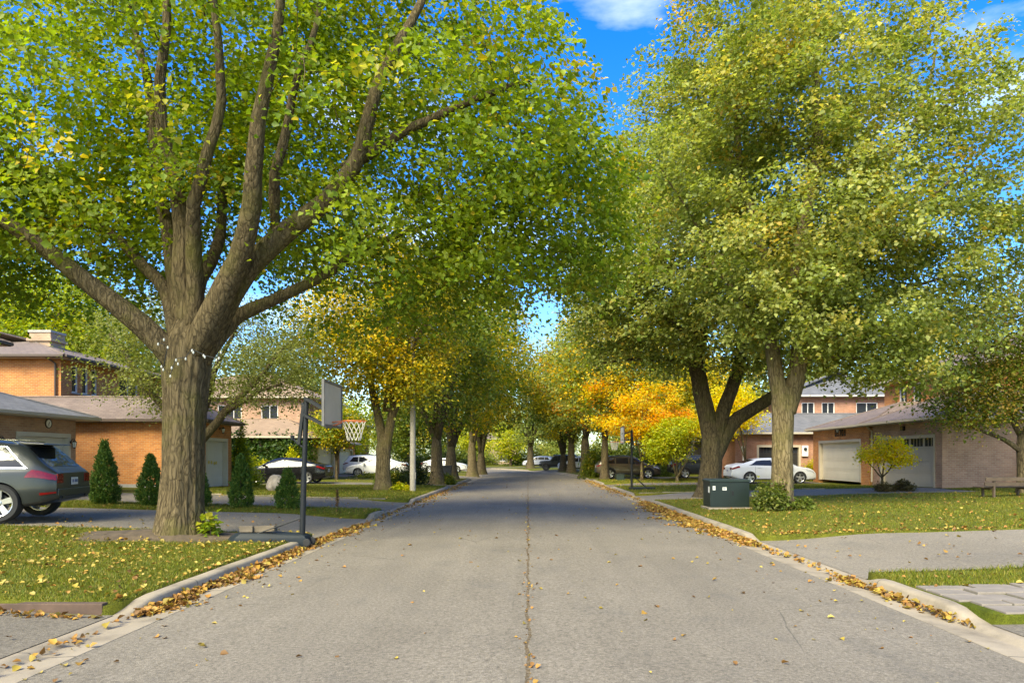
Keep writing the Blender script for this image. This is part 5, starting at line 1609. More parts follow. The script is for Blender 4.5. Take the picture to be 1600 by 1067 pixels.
SUV = dict(L=5.05, W=1.98, rw=.40, wx=(-1.50, 1.50), tumble=.76,
    top=[(-2.53, .98), (-2.50, 1.06), (-2.40, 1.12), (-2.28, 1.22), (-1.92, 1.60), (-1.80, 1.665), (-1.3, 1.72), (-.3, 1.745), (.35, 1.70), (.75, 1.58), (1.42, 1.16), (1.55, 1.10), (2.1, 1.03), (2.38, .92), (2.50, .78), (2.53, .70)],
    belt=[(-2.53, .96), (-2.2, 1.10), (-1.2, 1.10), (.8, 1.04), (1.5, .99), (2.3, .86), (2.53, .68)], sill=[(-2.53, .48), (-2.3, .38), (-1.9, .30), (1.9, .26), (2.53, .32)],
    side_glass=[('q', -1.95, -1.05, -1.52, -1.05), ('r', -.98, -.02, -.98, -.02), ('f', .05, 1.18, .05, .72)], chrome=(-2.0, 1.2, -1.56, .74),
    windscreen=(.78, 1.42), rear_glass=(-2.36, -1.94), seams=(-1.0, .02, 1.08), handles=(-.75, .28), rails=(-1.75, .35), spoiler=(-1.86, .34, 1.675),
    lights=[('tail_light', 'tail_red', -2.52, -1.98, 4.55, 5.9, -2.50, -2.10), ('reflector', 'tail_red', -2.52, -2.25, 2.6, 2.85, -2.52, -2.25), ('head_light', 'head_clear', 2.0, 2.45, 4.9, 5.8, 1.9, 2.40)],
    tail_z=(.80, 1.03), bump_z=(.52, .68), plate_z=.83, mirror=1.02, rim=.72, ww=.27)
CROSS = dict(L=4.6, W=1.86, rw=.36, wx=(-1.36, 1.36), tumble=.77, clad=True,
    top=[(-2.3, .92), (-2.27, 1.02), (-2.18, 1.12), (-2.02, 1.30), (-1.85, 1.52), (-1.70, 1.60), (-1.0, 1.655), (-.2, 1.66), (.35, 1.60), (.70, 1.48), (1.28, 1.10), (1.4, 1.06), (1.95, .99), (2.2, .88), (2.28, .76), (2.3, .68)],
    belt=[(-2.3, .90), (-2.0, 1.06), (-1.0, 1.02), (.8, .97), (1.35, .94), (2.1, .84), (2.3, .66)], sill=[(-2.3, .46), (-2.1, .36), (-1.7, .28), (1.8, .24), (2.3, .30)],
    side_glass=[('q', -1.75, -1.02, -1.45, -1.02), ('r', -.95, -.05, -.95, -.05), ('f', .02, 1.08, .02, .66)],
    windscreen=(.72, 1.26), rear_glass=(-2.06, -1.84), seams=(-.98, -.02, .98), handles=(-.72, .22), rails=(-1.6, .3), spoiler=(-1.76, .24, 1.61),
    lights=[('tail_light', 'tail_red', -2.29, -1.82, 5.0, 5.85, -2.25, -1.9), ('head_light', 'head_clear', 1.8, 2.22, 4.9, 5.8, 1.72, 2.18)],
    tail_z=(.86, 1.0), bump_z=(.48, .68), plate_z=.86, mirror=.92, rim=.72)
SEDAN = dict(L=4.78, W=1.84, rw=.335, wx=(-1.42, 1.40), tumble=.72,
    top=[(-2.39, .88), (-2.36, 1.0), (-2.25, 1.055), (-1.95, 1.09), (-1.75, 1.14), (-1.05, 1.38), (-.6, 1.435), (.0, 1.45), (.35, 1.42), (.65, 1.33), (1.25, 1.0), (1.38, .965), (1.95, .88), (2.22, .78), (2.36, .66), (2.39, .58)],
    belt=[(-2.39, .86), (-2.0, 1.02), (-1.4, 1.0), (.5, .93), (1.3, .89), (2.1, .76), (2.39, .56)], sill=[(-2.39, .40), (-2.15, .28), (-1.8, .22), (1.9, .19), (2.39, .24)],
    side_glass=[('r', -1.48, -.18, -1.0, -.18), ('f', -.10, 1.02, -.10, .56)],
    windscreen=(.66, 1.22), rear_glass=(-1.72, -1.10), seams=(-1.12, -.14, .95), handles=(-.9, .12), spoiler=None,
    lights=[('tail_light', 'tail_red', -2.38, -1.95, 4.9, 5.9, -2.36, -2.0), ('head_light', 'head_clear', 1.80, 2.30, 4.9, 5.9, 1.72, 2.22)],
    tail_z=(.78, .93), bump_z=(.42, .62), plate_z=.72, mirror=.90, rim=.74, spokes=5)
JEEP = dict(L=4.5, W=1.88, rw=.41, wx=(-1.38, 1.45), tumble=.88, clad=True,
    top=[(-2.25, 1.05), (-2.24, 1.50), (-2.20, 1.76), (-2.05, 1.83), (-.5, 1.85), (.45, 1.83), (.60, 1.76), (.90, 1.18), (1.0, 1.15), (2.0, 1.11), (2.2, 1.05), (2.25, .85)],
    belt=[(-2.25, 1.02), (-2.0, 1.13), (1.0, 1.10), (2.0, 1.05), (2.25, .8)], sill=[(-2.25, .55), (-2.0, .48), (-1.7, .44), (1.8, .42), (2.25, .48)],
    plan=[(-2.25, .93), (-2.1, .98), (-1.5, 1.0), (.9, 1.0), (1.3, .96), (2.1, .90), (2.25, .86)],
    side_glass=[('q', -2.0, -1.02, -1.95, -1.02), ('r', -.92, -.02, -.92, -.02), ('f', .06, .78, .06, .52)],
    windscreen=(.60, .88), rear_glass=(-2.23, -2.20), seams=(-.97, .02, .86), handles=(-.75, .2),
    lights=[('tail_light', 'tail_red', -2.24, -2.12, 4.6, 5.7, -2.24, -2.12), ('head_light', 'head_clear', 2.1, 2.24, 4.8, 5.7, 2.1, 2.22)],
    tail_z=(.85, 1.0), bump_z=(.5, .68), plate_z=.8, mirror=.75, rim=.62, alloy='alloy_dark')

def park(label, spec, pk, x, y, rz, cat='car', dz=0.0, **kw):
    return make_car(label, spec, pk, (x, y, top_z(x, y) + dz), rz, cat, **kw)
PI = math.pi
park('dark grey SUV with red tail light parked behind the big maple lawn', SUV, 'paint_grey', -12.62, 14.75, PI + .2)
park('black sedan parked behind the boulder and cedars', SEDAN, 'paint_black', -13.75, 39.0, PI - .03)
park('white SUV parked nose to road beside the white sedan', CROSS, 'paint_white', -13.0, 57.2, 0)
park('white sedan parked half behind the twin trunk maple', dict(SEDAN), 'paint_white', -11.6, 53.0, PI)
park('white sedan parked in front of the cream garage', dict(SEDAN, tail_mat='tail_red'), 'paint_white', 13.75, 38.9, .02)
park('taupe crossover parked behind the second basketball hoop', CROSS, 'paint_taupe', 7.25, 49.8, 0)
park('dark SUV parked between lime tree and stout trunk', CROSS, 'paint_slate', 12.5, 49.3, 0)
park('dark boxy off roader facing the road on the bend', JEEP, 'paint_slate', 3.6, 81.0, PI - .1, 'off roader')
park('white hatchback facing the road in front of off roader', CROSS, 'paint_white', 5.6, 75.6, PI - .08)
park('far white SUV parked beyond the off roader', CROSS, 'paint_white', 1.6, 101.0, PI - .2)
park('pale car glimpsed between trunks on the left of the bend', SEDAN, 'paint_white', -8.6, 70.0, 0)
# ------------------------------------------------------------------ street objects
# --- near basketball hoop, standing on the kerb
HX, HY = -4.22, 12.75
hz = .15
r = thing('basketball_hoop', 'portable basketball hoop with dark base at kerb of maple lawn', 'basketball hoop', (HX, HY, hz))
m = MB()
prof = [(.10, .30), (.10, .16), (-.25, .24), (-.75, .36), (-1.05, .38), (-1.22, .34), (-1.27, .22)]
top = []
def base_ring(inset, z):
    pts = [(.12, -.16), (-.2, -.22), (-.7, -.36), (-1.1, -.40), (-1.26, -.28), (-1.26, .28), (-1.1, .40), (-.7, .36), (-.2, .22), (.12, .16)]
    return [(-.55 + (x + .55) * (1 - inset), y * (1 - inset), z + (.03 if z > .1 and x < -.6 else 0)) for x, y in pts]
rings = [base_ring(.03, -.13), base_ring(0, -.06), base_ring(0, .05), base_ring(.05, .10), base_ring(.16, .125)]
n = 10; V = sum(rings, [])
F = [(i * n + k, i * n + (k + 1) % n, (i + 1) * n + (k + 1) % n, (i + 1) * n + k) for i in range(4) for k in range(n)] + [tuple(range(n))[::-1], tuple(4 * n + k for k in range(n))]
m.add(V, F); bs_ = m.build('base', M['hoop_base'], r, smooth=True, angle=35)
for sd_ in (-1, 1):
    m = MB(); m.lathe([(0, -.03), (.06, -.03), (.075, -.02), (.075, .02), (.06, .03), (0, .03)], (.13, .14 * sd_, -.03), 'y', 16); m.build('wheel', M['tyre'], bs_)
m = MB(); m.tube([(0, 0, -.08), (.035, 0, 1.2)], .052, 14); m.tube([(.034, 0, 1.15), (.085, 0, 2.66)], .046, 14); m.build('pole', M['hoop_grey'], r, smooth=True)
m = MB()
for sd_ in (-1, 1): m.tube([(-.88, .17 * sd_, .10), (.0, .03 * sd_, .42)], .012, 6)
m.build('brace', M['hoop_grey'], r)
m = MB(); m.bar((-.06, 0, 1.78), (.03, 0, 2.52), .06, .07).bar((.06, 0, 2.45), (-.0, 0, 2.56), .05, .05); m.build('lift_arm', M['hoop_grey'], r, bevel=.006)
m = MB(); m.tube([(-.17, 0, 1.90), (-.10, 0, 1.82), (.03, 0, 1.72)], .02, 8); m.lathe([(0, -.05), (.035, -.04), (.04, .04), (0, .05)], (-.18, 0, 1.91), 'z', 10); m.build('crank_handle', M['hoop_grey'], r)
m = MB()
for sd_ in (-1, 1):
    m.bar((.085, .10 * sd_, 2.64), (.52, .12 * sd_, 2.38), .03, .05).bar((.07, .10 * sd_, 2.33), (.52, .12 * sd_, 2.10), .03, .05)
m.bar((.085, -.12, 2.64), (.085, .12, 2.64), .04).bar((.07, -.12, 2.33), (.07, .12, 2.33), .04); m.build('board_arms', M['hoop_grey'], r)
# board: plane facing +x
bz0, bz1, bw = 2.10, 2.94, .60
m = MB(); m.box(.56, .575, -bw + .02, bw - .02, bz0 + .02, bz1 - .02); bb = m.build('backboard', M['board_back'], r)
m = MB(); m.box(.545, .595, -bw, bw, bz0, bz0 + .045).box(.545, .595, -bw, bw, bz1 - .045, bz1).box(.545, .595, -bw, -bw + .045, bz0 + .045, bz1 - .045).box(.545, .595, bw - .045, bw, bz0 + .045, bz1 - .045); m.build('board_frame', M['board_frame'], bb, bevel=.005)
for y_ in (-.22, .22):
    m = MB(); m.box(.535, .562, y_ - .022, y_ + .022, bz0 + .30, bz1 - .10); m.build('stiffener', M['wood_dark'], bb)
m = MB(); m.box(.52, .56, -.16, .16, bz0 + .02, bz0 + .16); m.build('mount_plate', M['hoop_grey'], bb, bevel=.006)
rz_ = 2.22
m = MB(); cxr = .575 + .17 + .225
ring = [(cxr + .225 * math.cos(a), .225 * math.sin(a), rz_) for a in np.linspace(0, 2 * PI, 33)]
m.tube(ring, .009, 8, caps=False); m.bar((.56, 0, rz_ - .02), (.76, 0, rz_), .12, .012).bar((.58, -.06, rz_ - .09), (.78, -.05, rz_ - .01), .012).bar((.58, .06, rz_ - .09), (.78, .05, rz_ - .01), .012); rim_o = m.build('rim', M['rim'], bb, smooth=True)
def net(parent, cx_, cz, R0, R1, drop, n=12, rows=4, rad=.006):
    m = MB()
    for k in range(n):
        for sgn in (1, -1):
            pts = []
            for j in range(rows * 2 + 1):
                f = j / (rows * 2); a = 2 * PI * (k + sgn * f * rows * .5) / n
                rr_ = R0 + (R1 - R0) * f ** .7
                pts.append((cx_ + rr_ * math.cos(a), rr_ * math.sin(a), cz - drop * f))
            m.tube(pts, rad, 4, caps=False)
    m.build('net', M['net'], parent)
net(rim_o, cxr, rz_, .222, .12, .36)
# two timber blocks weighing the base down
for (x, y, l, a, lab) in ((-1.02, -.02, .24, .05, 'short weathered timber block on hoop base'), (-.72, .02, .48, -.12, 'long tilted weathered timber block on hoop base')):
    t_ = tag(MB().box(-l / 2, l / 2, -.06, .06, 0, .11).build('timber_block', M['wood_old'], None, bevel=.006), lab, 'timber block')
    t_.location = (HX + x, HY + y, hz + .158); t_.rotation_euler = (0, -.05 if l > .3 else 0.0, a)

# --- second hoop, on the right, facing the road
r = thing('basketball_hoop', 'dark basketball hoop on the grass in front of the taupe car', 'basketball hoop', (4.95, 32.6, top_z(4.95, 32.6)))
m = MB(); m.tube([(0, 0, 0), (0, 0, 2.85)], .055, 12); m.build('pole', M['black_iron'], r, smooth=True)
m = MB(); m.box(-.1, 1.1, -.3, .3, 0, .12); m.build('base', M['hoop_base'], r, bevel=.03)
m = MB(); m.tube([(.7, .2, .1), (0, .03, .75)], .014, 6).tube([(.7, -.2, .1), (0, -.03, .75)], .014, 6); m.build('brace', M['black_iron'], r)
m = MB(); m.bar((0, .08, 2.8), (-.4, .1, 2.65), .04, .05).bar((0, -.08, 2.8), (-.4, -.1, 2.65), .04, .05).bar((.0, .08, 2.4), (-.4, .1, 2.35), .04, .05).bar((.0, -.08, 2.4), (-.4, -.1, 2.35), .04, .05).bar((.12, 0, 1.9), (.02, 0, 2.7), .05); m.build('board_arms', M['black_iron'], r)
m = MB(); m.box(-.45, -.42, -.55, .55, 2.22, 2.98); bb = m.build('backboard', M['board_white'], r, bevel=.005)
m = MB(); m.box(-.46, -.41, -.57, .57, 2.18, 2.22).box(-.46, -.41, -.57, .57, 2.98, 3.02).box(-.46, -.41, -.57, -.55, 2.22, 2.98).box(-.46, -.41, .55, .57, 2.22, 2.98); m.build('board_frame', M['board_frame'], bb)
m = MB(); m.box(-.455, -.452, -.25, .25, 2.36, 2.40).box(-.455, -.452, -.25, .25, 2.66, 2.70).box(-.455, -.452, -.25, -.21, 2.40, 2.66).box(-.455, -.452, .21, .25, 2.40, 2.66); m.build('target_square', M['board_print'], bb)
m = MB(); ring = [(-.82 + .225 * math.cos(a), .225 * math.sin(a), 2.28) for a in np.linspace(0, 2 * PI, 25)]; m.tube(ring, .012, 6, caps=False); m.bar((-.45, 0, 2.27), (-.6, 0, 2.28), .12, .02); ro = m.build('rim', M['rim'], bb)
net(ro, -.82, 2.28, .222, .12, .38, rad=.008)

# --- street lamp
r = thing('street_lamp', 'tall round concrete lamp post on the verge', 'street lamp', (-5.2, 30.8, top_z(-5.2, 30.8)))
m = MB(); m.tube([(0, 0, -.1), (0, 0, 7.2)], [.135, .095], 18); m.build('pole', M['pole_conc'], r, smooth=True)
m = MB(); m.box(.10, .14, -.06, .06, .55, .85); m.build('access_cover', M['pole_conc'], r, bevel=.005)
m = MB(); m.tube([(0, 0, 6.95), (.25, 0, 7.35), (.7, 0, 7.45)], [.035, .03, .025], 8); m.build('arm', M['alloy'], r, smooth=True)
m = MB(); m.lathe([(0, -.06), (.14, -.05), (.17, .0), (.12, .09), (0, .12)], (.85, 0, 7.42), 'z', 16); m.build('lamp_head', M['alloy'], r, smooth=True)
m = MB(); m.lathe([(0, -.12), (.10, -.10), (.14, -.045)], (.85, 0, 7.42), 'z', 16); m.build('lamp_lens', M['lamp_glass'], r, smooth=True)

# --- green utility cabinet
r = thing('utility_cabinet', 'dark green utility cabinet with stickers in front of stout tree', 'utility cabinet', (5.93, 20.45, top_z(5.93, 20.45)), .02)
m = MB(); m.box(-.64, .64, -.44, .44, -.1, .05); m.build('pad', M['concrete'], r, bevel=.01)
m = MB(); m.box(-.58, .58, -.38, .38, .05, .82); bd = m.build('body', M['box_green'], r, bevel=.015)
m = MB(); m.prism([(-.61, .80), (.61, .80), (.61, .85), (.52, .88), (-.52, .88), (-.61, .85)], -.41, .41, 'y'); m.build('lid', M['box_green2'], r, bevel=.012)
m = MB(); m.box(-.005, .005, -.386, -.38, .1, .79); m.build('door_seam', M['black_iron'], bd)
m = MB(); m.box(.05, .11, -.40, -.38, .40, .54); m.build('handle', M['black_iron'], bd, bevel=.006)
for (x, z, w_, h_) in ((-.16, .60, .12, .09), (-.47, .62, .08, .12)):
    m = MB(); m.box(x - w_ / 2, x + w_ / 2, -.384, -.381, z - h_ / 2, z + h_ / 2); st = m.build('sticker', M['sticker'], bd)
    m = MB(); m.box(x - w_ * .35, x + w_ * .35, -.386, -.3845, z + .005, z + .02).box(x - w_ * .35, x + w_ * .2, -.386, -.3845, z - .025, z - .01); m.build('print', M['plate_ink'], st)
m = MB(); m.box(-.585, -.581, -.30, -.16, .48, .66); m.build('sticker', M['sticker'], bd)
# --- small green box further on
r = thing('utility_box', 'small dark green utility box near the second hoop', 'utility box', (6.15, 45.6, top_z(6.15, 45.6)))
m = MB(); m.box(-.26, .26, -.25, .25, -.05, .40); m.build('body', M['box_green2'], r, bevel=.02)
m = MB(); m.box(-.28, .28, -.27, .27, .40, .45); m.build('lid', M['box_green'], r, bevel=.012)
# --- black bin by the left bushes
r = thing('wheelie_bin', 'black bin standing among bushes on the left verge', 'bin', (-5.1, 43.0, top_z(-5.1, 43.0)))
m = MB(); m.prism([(-.22, 0), (.22, 0), (.28, .95), (-.28, .95)], -.28, .28, 'y'); m.build('body', M['bin_black'], r, bevel=.02)
m = MB(); m.box(-.31, .31, -.32, .31, .955, 1.02); m.build('lid', M['bin_black'], r, bevel=.015)
# --- lamp on a post in front of the black garage
r = thing('garden_lamp', 'white garden lamp post in front of the black garage door', 'lamp', (13.55, 43.0, top_z(13.55, 43.0)))
m = MB(); m.tube([(0, 0, 0), (0, 0, 1.75)], .035, 8); m.build('post', M['frame_white'], r)
m = MB(); m.lathe([(.05, 1.75), (.11, 1.80), (.13, 2.05), (.0, 2.05)], (0, 0, 0), 'z', 6); m.build('lamp_glass', M['lamp_glass'], r)
m = MB(); m.lathe([(.17, 2.05), (.05, 2.17), (0, 2.22)], (0, 0, 0), 'z', 6); m.build('cap', M['frame_white'], r)

# --- bench by the small tree
BX, BY = 15.55, 21.9
r = thing('garden_bench', 'dark wooden slatted bench on the lawn by small tree', 'bench', (BX, BY, top_z(BX, BY)), .10)
for (y, z) in ((-.02, .58), (.02, .42)):
    m = MB(); m.box(-.95, .95, y - .02, y + .02, z - .06, z + .06); m.build('back_slat', M['wood_dark'], r, bevel=.006)
for k in range(4):
    m = MB(); m.box(-.95, .95, .09 + k * .115, .19 + k * .115, .30, .335); m.build('seat_slat', M['wood_dark'], r, bevel=.006)
for x in (-.62, .62):
    m = MB(); m.bar((x, .04, .0), (x, .03, .64), .06, .07).bar((x, .50, .0), (x, .50, .30), .06, .07).bar((x, .05, .27), (x, .54, .27), .05, .06); m.build('leg', M['wood_dark'], r, bevel=.006)

# --- boulder
bm = bmesh.new(); bmesh.ops.create_icosphere(bm, subdivisions=4, radius=1)
for v in bm.verts:
    p = v.co.copy(); k = 1 + .22 * mnoise.noise(p * 1.3 + Vector((3, 1, 7))) + .08 * mnoise.noise(p * 3.5) + .03 * mnoise.noise(p * 9)
    v.co = Vector((p.x * .40 * k, p.y * .32 * k, p.z * .46 * k * (1.0 if p.z > 0 else .6)))
me = bpy.data.meshes.new('boulder'); bm.to_mesh(me); bm.free(); me.polygons.foreach_set('use_smooth', [True] * len(me.polygons))
o = link('boulder', me, None, [M['stone']]); o.location = (-10.3, 28.0, top_z(-10.3, 28.0) + .22)
tag(o, 'rounded grey boulder on the lawn in front of black sedan', 'boulder')

# --- cedars on the strip between the two driveways
rng = np.random.default_rng(8)
def cedar(label, x, y, hgt, rad, seed):
    rng = np.random.default_rng(seed)
    r = thing('cedar_shrub', label, 'shrub', (x, y, top_z(x, y)), 0, 'cedars along the driveway strip')
    m = MB(); m.tube([(0, 0, -.05), (0, 0, hgt * .9)], [.03, .006], 6); m.build('stem', M['bark_dark'], r)
    n = int(260 * hgt)
    t = rng.random(n) ** 1.15; a = rng.random(n) * 6.283
    env = rad * np.interp(t, [0, .06, .22, .5, .8, 1], [.62, .92, 1.0, .74, .36, .05]) * (1 + .10 * np.sin(a * 3 + t * 9))
    rr_ = env * (.45 + .55 * rng.random(n) ** .4)
    c = np.stack([np.cos(a) * rr_, np.sin(a) * rr_, .05 + t * hgt * .96], 1)
    m_ = n * 26; idx = np.repeat(np.arange(n), 26)
    P = c[idx] + rng.normal(size=(m_, 3)) * np.array([.028, .028, .04])
    outw = norm(np.stack([P[:, 0], P[:, 1], np.zeros(m_)], 1))
    Dd = norm(np.array([0, 0, 1.0]) + outw * .55 + rng.normal(size=(m_, 3)) * .35)
    Nn = rng.normal(size=(m_, 3)) + outw * .8; Nn = norm(Nn - Dd * (Dd * Nn).sum(-1, keepdims=True))
    cols = np.array([q[0] for q in CEDAR]); w_ = np.array([q[1] for q in CEDAR]); w_ = w_ / w_.sum()
    C = cols[rng.choice(len(cols), m_, p=w_)]
    V, F, CC = leaf_arrays(P, Nn, Dd, .055 * (1 + rng.normal(size=m_) * .3).clip(.4, 1.8), C, 'kite', .1, .30)
    o = link('foliage', np_mesh('foliage', V, F, False, CC), r, [M['needle']]); o['kind'] = 'stuff'
cy = 19.45
for (px, hgt, rad, lab, sd_) in ((163, 1.78, .37, 'tallest cone shaped cedar beside the grey SUV', 1), (235, 1.42, .34, 'cone shaped cedar just left of the maple trunk', 2), (309, 1.25, .30, 'cedar mostly hidden by the maple trunk', 3), (376, 1.46, .31, 'slender cedar left of the boulder', 4), (449, 1.10, .33, 'shortest cedar beside the hoop pole', 5)):
    cedar(lab, (px - 825) / 1067 * cy, cy, hgt, rad, sd_)
# dead brown seedling
r = thing('dead_cedar', 'small dead brown cedar seedling on the driveway strip', 'shrub', (-5.42, 19.4, top_z(-5.42, 19.4)))
m = MB(); m.tube([(0, 0, -.05), (.01, 0, .62)], [.012, .004], 5); m.build('stem', M['bark_dark'], r)
c = np.stack([np.zeros(14), np.zeros(14), np.linspace(.18, .6, 14)], 1)
fo = foliage('foliage', rng, c, c, 16, .04, [((.16, .085, .035), 2), ((.22, .13, .05), 1)], r, (.016, .02), mat='dry_leaf'); fo['kind'] = 'stuff'

# --- shrubs
def shrub(label, x, y, rx, ry_, rz, n, per, size, pal, seed, name='shrub', zc=None, group=None, stems=True, spread=None, droop=.3, cat='shrub'):
    rng = np.random.default_rng(seed)
    r = thing(name, label, cat, (x, y, top_z(x, y)), 0, group)
    d = norm(rng.normal(size=(n, 3))); q = rng.random(n)[:, None] ** .4
    c = d * q * np.array([rx, ry_, rz]); c[:, 2] = np.abs(c[:, 2]) * (1 if zc is None else 1) + (.05 if zc is None else zc)
    if stems:
        m = MB()
        for k in range(min(n, 14)):
            e_ = c[rng.integers(n)]; m.tube([(e_[0] * .12, e_[1] * .12, -.05), (e_[0] * .5, e_[1] * .5, e_[2] * .55), tuple(e_)], [.018, .012, .004], 5)
        m.build('stem', M['bark_dark'], r)
    sp = spread or (max(.06, rx * .16), max(.05, rz * .14))
    fo = foliage('foliage', rng, c, c * .85, per, size, pal, r, sp, center=(0, 0, 0), droop=droop); fo['kind'] = 'stuff'
    return r
SUCK = [((.085, .125, .024), 4), ((.12, .16, .03), 3), ((.06, .09, .02), 3)]
shrub('leafy green sucker shoots around foot of twin stemmed tree', 6.8, 19.15, .50, .42, .86, 70, 34, .085, SUCK + G_GREY, 201)
shrub('low leafy shoots right of the twin stemmed trunk', 7.7, 19.1, .32, .26, .30, 26, 34, .075, SUCK + G_GREY, 202)
shrub('leafy sprout at right foot of the huge maple', -5.95, 12.75, .16, .16, .42, 14, 14, .10, G_BRIGHT, 203)
BUSH = [((.022, .04, .014), 4), ((.035, .058, .018), 3)]
shrub('dark rounded yew bush behind the lamp post', -6.3, 37.5, 1.0, .9, 1.6, 150, 60, .07, BUSH, 204)
shrub('low dark green bush left of the yew', -7.6, 37.2, .8, .7, .8, 70, 60, .08, G_DARK, 205)
shrub('low green bush at kerb beside the black bin', -4.95, 40.9, .62, .5, .62, 70, 60, .08, G_DARK, 206)
shrub('leafy hosta clump beside the twin trunk maple', -5.7, 30.9, .42, .35, .30, 30, 30, .12, LIME, 207)
shrub('yellow green shrub beside the narrow white garage', -13.9, 33.2, .9, .8, 1.6, 90, 60, .10, LIME, 208)
shrub('climbing green shrub on the corner of orange garage', -13.35, 31.8, .45, .4, 2.7, 90, 60, .10, G_BRIGHT + LIME, 209)
shrub('yellow green shrub behind the black sedan hood', -16.5, 42.6, .9, .6, 1.1, 70, 60, .10, LIME, 210)
shrub('pale yellow shrub behind the black sedan roof', -14.9, 43.0, .5, .4, 1.9, 50, 50, .10, LIME + YELLOW[:1], 211)
shrub('low ground cover hedge beside white sedan lawn', -9.6, 49.0, 3.0, .6, .45, 130, 60, .09, G_DARK, 212)
shrub('small yellow shrub against red brick wall beside meter', 18.1, 42.9, .95, .7, 1.25, 90, 60, .10, LIME + YELLOW, 213)
shrub('dark low shrub right of the small yellow tree', 14.6, 26.6, .42, .35, .36, 40, 50, .06, [((.07, .065, .03), 3), ((.11, .09, .05), 2)], 214)
shrub('dark low shrub under the small yellow tree', 13.75, 26.4, .38, .3, .28, 40, 50, .06, [((.075, .07, .03), 3), ((.12, .09, .045), 2)], 215)
shrub('clipped dark hedge in front of black garage house', 13.2, 43.2, .9, .4, .55, 90, 60, .06, BUSH, 216)
shrub('clipped dark hedge beside white garden lamp', 15.4, 43.4, .7, .4, .55, 80, 60, .06, BUSH, 217)
shrub('green bush behind the taupe car', 5.2, 53.2, 1.1, 1.0, 2.2, 110, 60, .12, G_DARK, 218)
shrub('light green bush between taupe car and dark SUV', 9.9, 53.5, 1.6, 1.1, 1.9, 120, 60, .12, SUCK, 219)
shrub('rounded dark bush at the far bend', -9.5, 106.0, 1.6, 1.2, 1.3, 80, 60, .16, BUSH, 220)
shrub('green bush behind the bench', 20.5, 26.3, .8, .6, 1.6, 70, 50, .10, LIME + YELLOW[:2], 221)
# small tree before the brick garage on the left
row_tree('small young tree in front of brick garage and white cars', 526, 748, 44.5, [(-12.4, 44.5, 3.7, 1.9, 1.7, 1.4)], 150, 70, .11, G_BRIGHT + YELGRN, 222, w=.085, fork=1.7, zcut=2.5, bark='bark_dark', nl=4, name='young_tree', mind=.4, spread=(.3, .18))

# hedges closing the gaps between the houses, far behind
for k, (x, y, rx, ry_, rz, lab) in enumerate(((-27, 76, 9, 2, 3.6, 'tall hedge behind the houses inside the bend'), (26, 70, 11, 2, 3.8, 'tall hedge behind the far right houses'), (3, 116, 7, 2, 3.2, 'hedge beyond the far parked cars'), (-13, 122, 9, 2, 3.2, 'hedge facing the far end of the bend'), (11, 88, 5, 2, 3.2, 'hedge beside the buff brick house'), (-40, 44, 8, 2, 4.2, 'tall hedge behind the orange brick house'), (12, 62, 3.2, 1.6, 3.4, 'bushy hedge before the pale garage house'))):
    shrub(lab, x, y, rx, ry_, rz, int(60 + rx * 26), 40, .30, G_DARK + G_OLIVE, 240 + k, 'hedge', stems=True, spread=(.5, .4), cat='hedge')

# --- string of small white lights round the fork of the maple
r = thing('string_lights', 'string of small white bulbs wound round maple fork', 'string lights', (t1x, t1y, 0))
pts = [(247, 535), (262, 540), (255, 575), (266, 585), (275, 560), (290, 558), (300, 545), (320, 555), (338, 560), (345, 548), (256, 528), (268, 572), (278, 566), (252, 570), (302, 548), (318, 553), (342, 557)]
path = []
for i, (px, py) in enumerate(pts[:10]):
    x, y, z = W(px, py, 12.25); path.append((x - t1x, y - t1y, z))
m = MB(); m.tube(path, .008, 5); m.build('wire', M['black_iron'], r)
for i, (px, py) in enumerate(pts):
    x, y, z = W(px, py, 12.22)
    m = MB(); m.lathe([(0, -.032), (.014, -.02), (.017, 0), (.010, .02), (0, .03)], (x - t1x, y - t1y, z - .03), 'z', 8); m.build('bulb', M['bulb'], r, smooth=True)
# ------------------------------------------------------------------ fallen leaves and grass
rng = np.random.default_rng(99)
LEAFC = np.array([(.33, .24, .04), (.37, .28, .07), (.33, .19, .035), (.32, .155, .035), (.23, .115, .032), (.16, .085, .03)])
def top_np(x, y):
    x = np.asarray(x, float); y = np.asarray(y, float)
    lat = x - xc(y)
    z = np.where((lat > KL) & (lat < KR), .0, lawn_z(x, y))
    mid = (AL + AR) / 2
    road = (lat > AL) & (lat < AR)
    z = np.where(road, .05 * (1 - ((lat - mid) / ((AR - AL) / 2)) ** 2), z)
    for (s, y0, y1, reach, k) in DRIVES:
        ind = (y >= y0) & (y <= y1) & (np.abs(lat) < reach) & ((lat < KL) if s < 0 else (lat > KR))
        z = np.where(ind, drive_z(x, y), z)
    return z
def fallen(name, x, y, size, w, tilt=.35, lift=.012, extra=None):
    n = len(x)
    z = top_np(x, y) + lift + (extra if extra is not None else 0)
    Nn = norm(np.array([0, 0, 1.0]) + rng.normal(size=(n, 3)) * tilt)
    Dd = rng.normal(size=(n, 3)); Dd = norm(Dd - Nn * (Dd * Nn).sum(-1, keepdims=True))
    w = np.array(w, float); C = LEAFC[rng.choice(6, n, p=w / w.sum())] * (1 + rng.normal(size=(n, 1)) * .2).clip(.5, 1.5)
    V, F, CC = leaf_arrays(np.stack([x, y, z], 1), Nn, Dd, size * (1 + rng.normal(size=n) * .45).clip(.35, 1.9), C, 'lobed', .22, .42)
    o = link(name, np_mesh(name, V, F, False, CC), None, [M['dry_leaf']])
    return tag(o, kind='stuff')
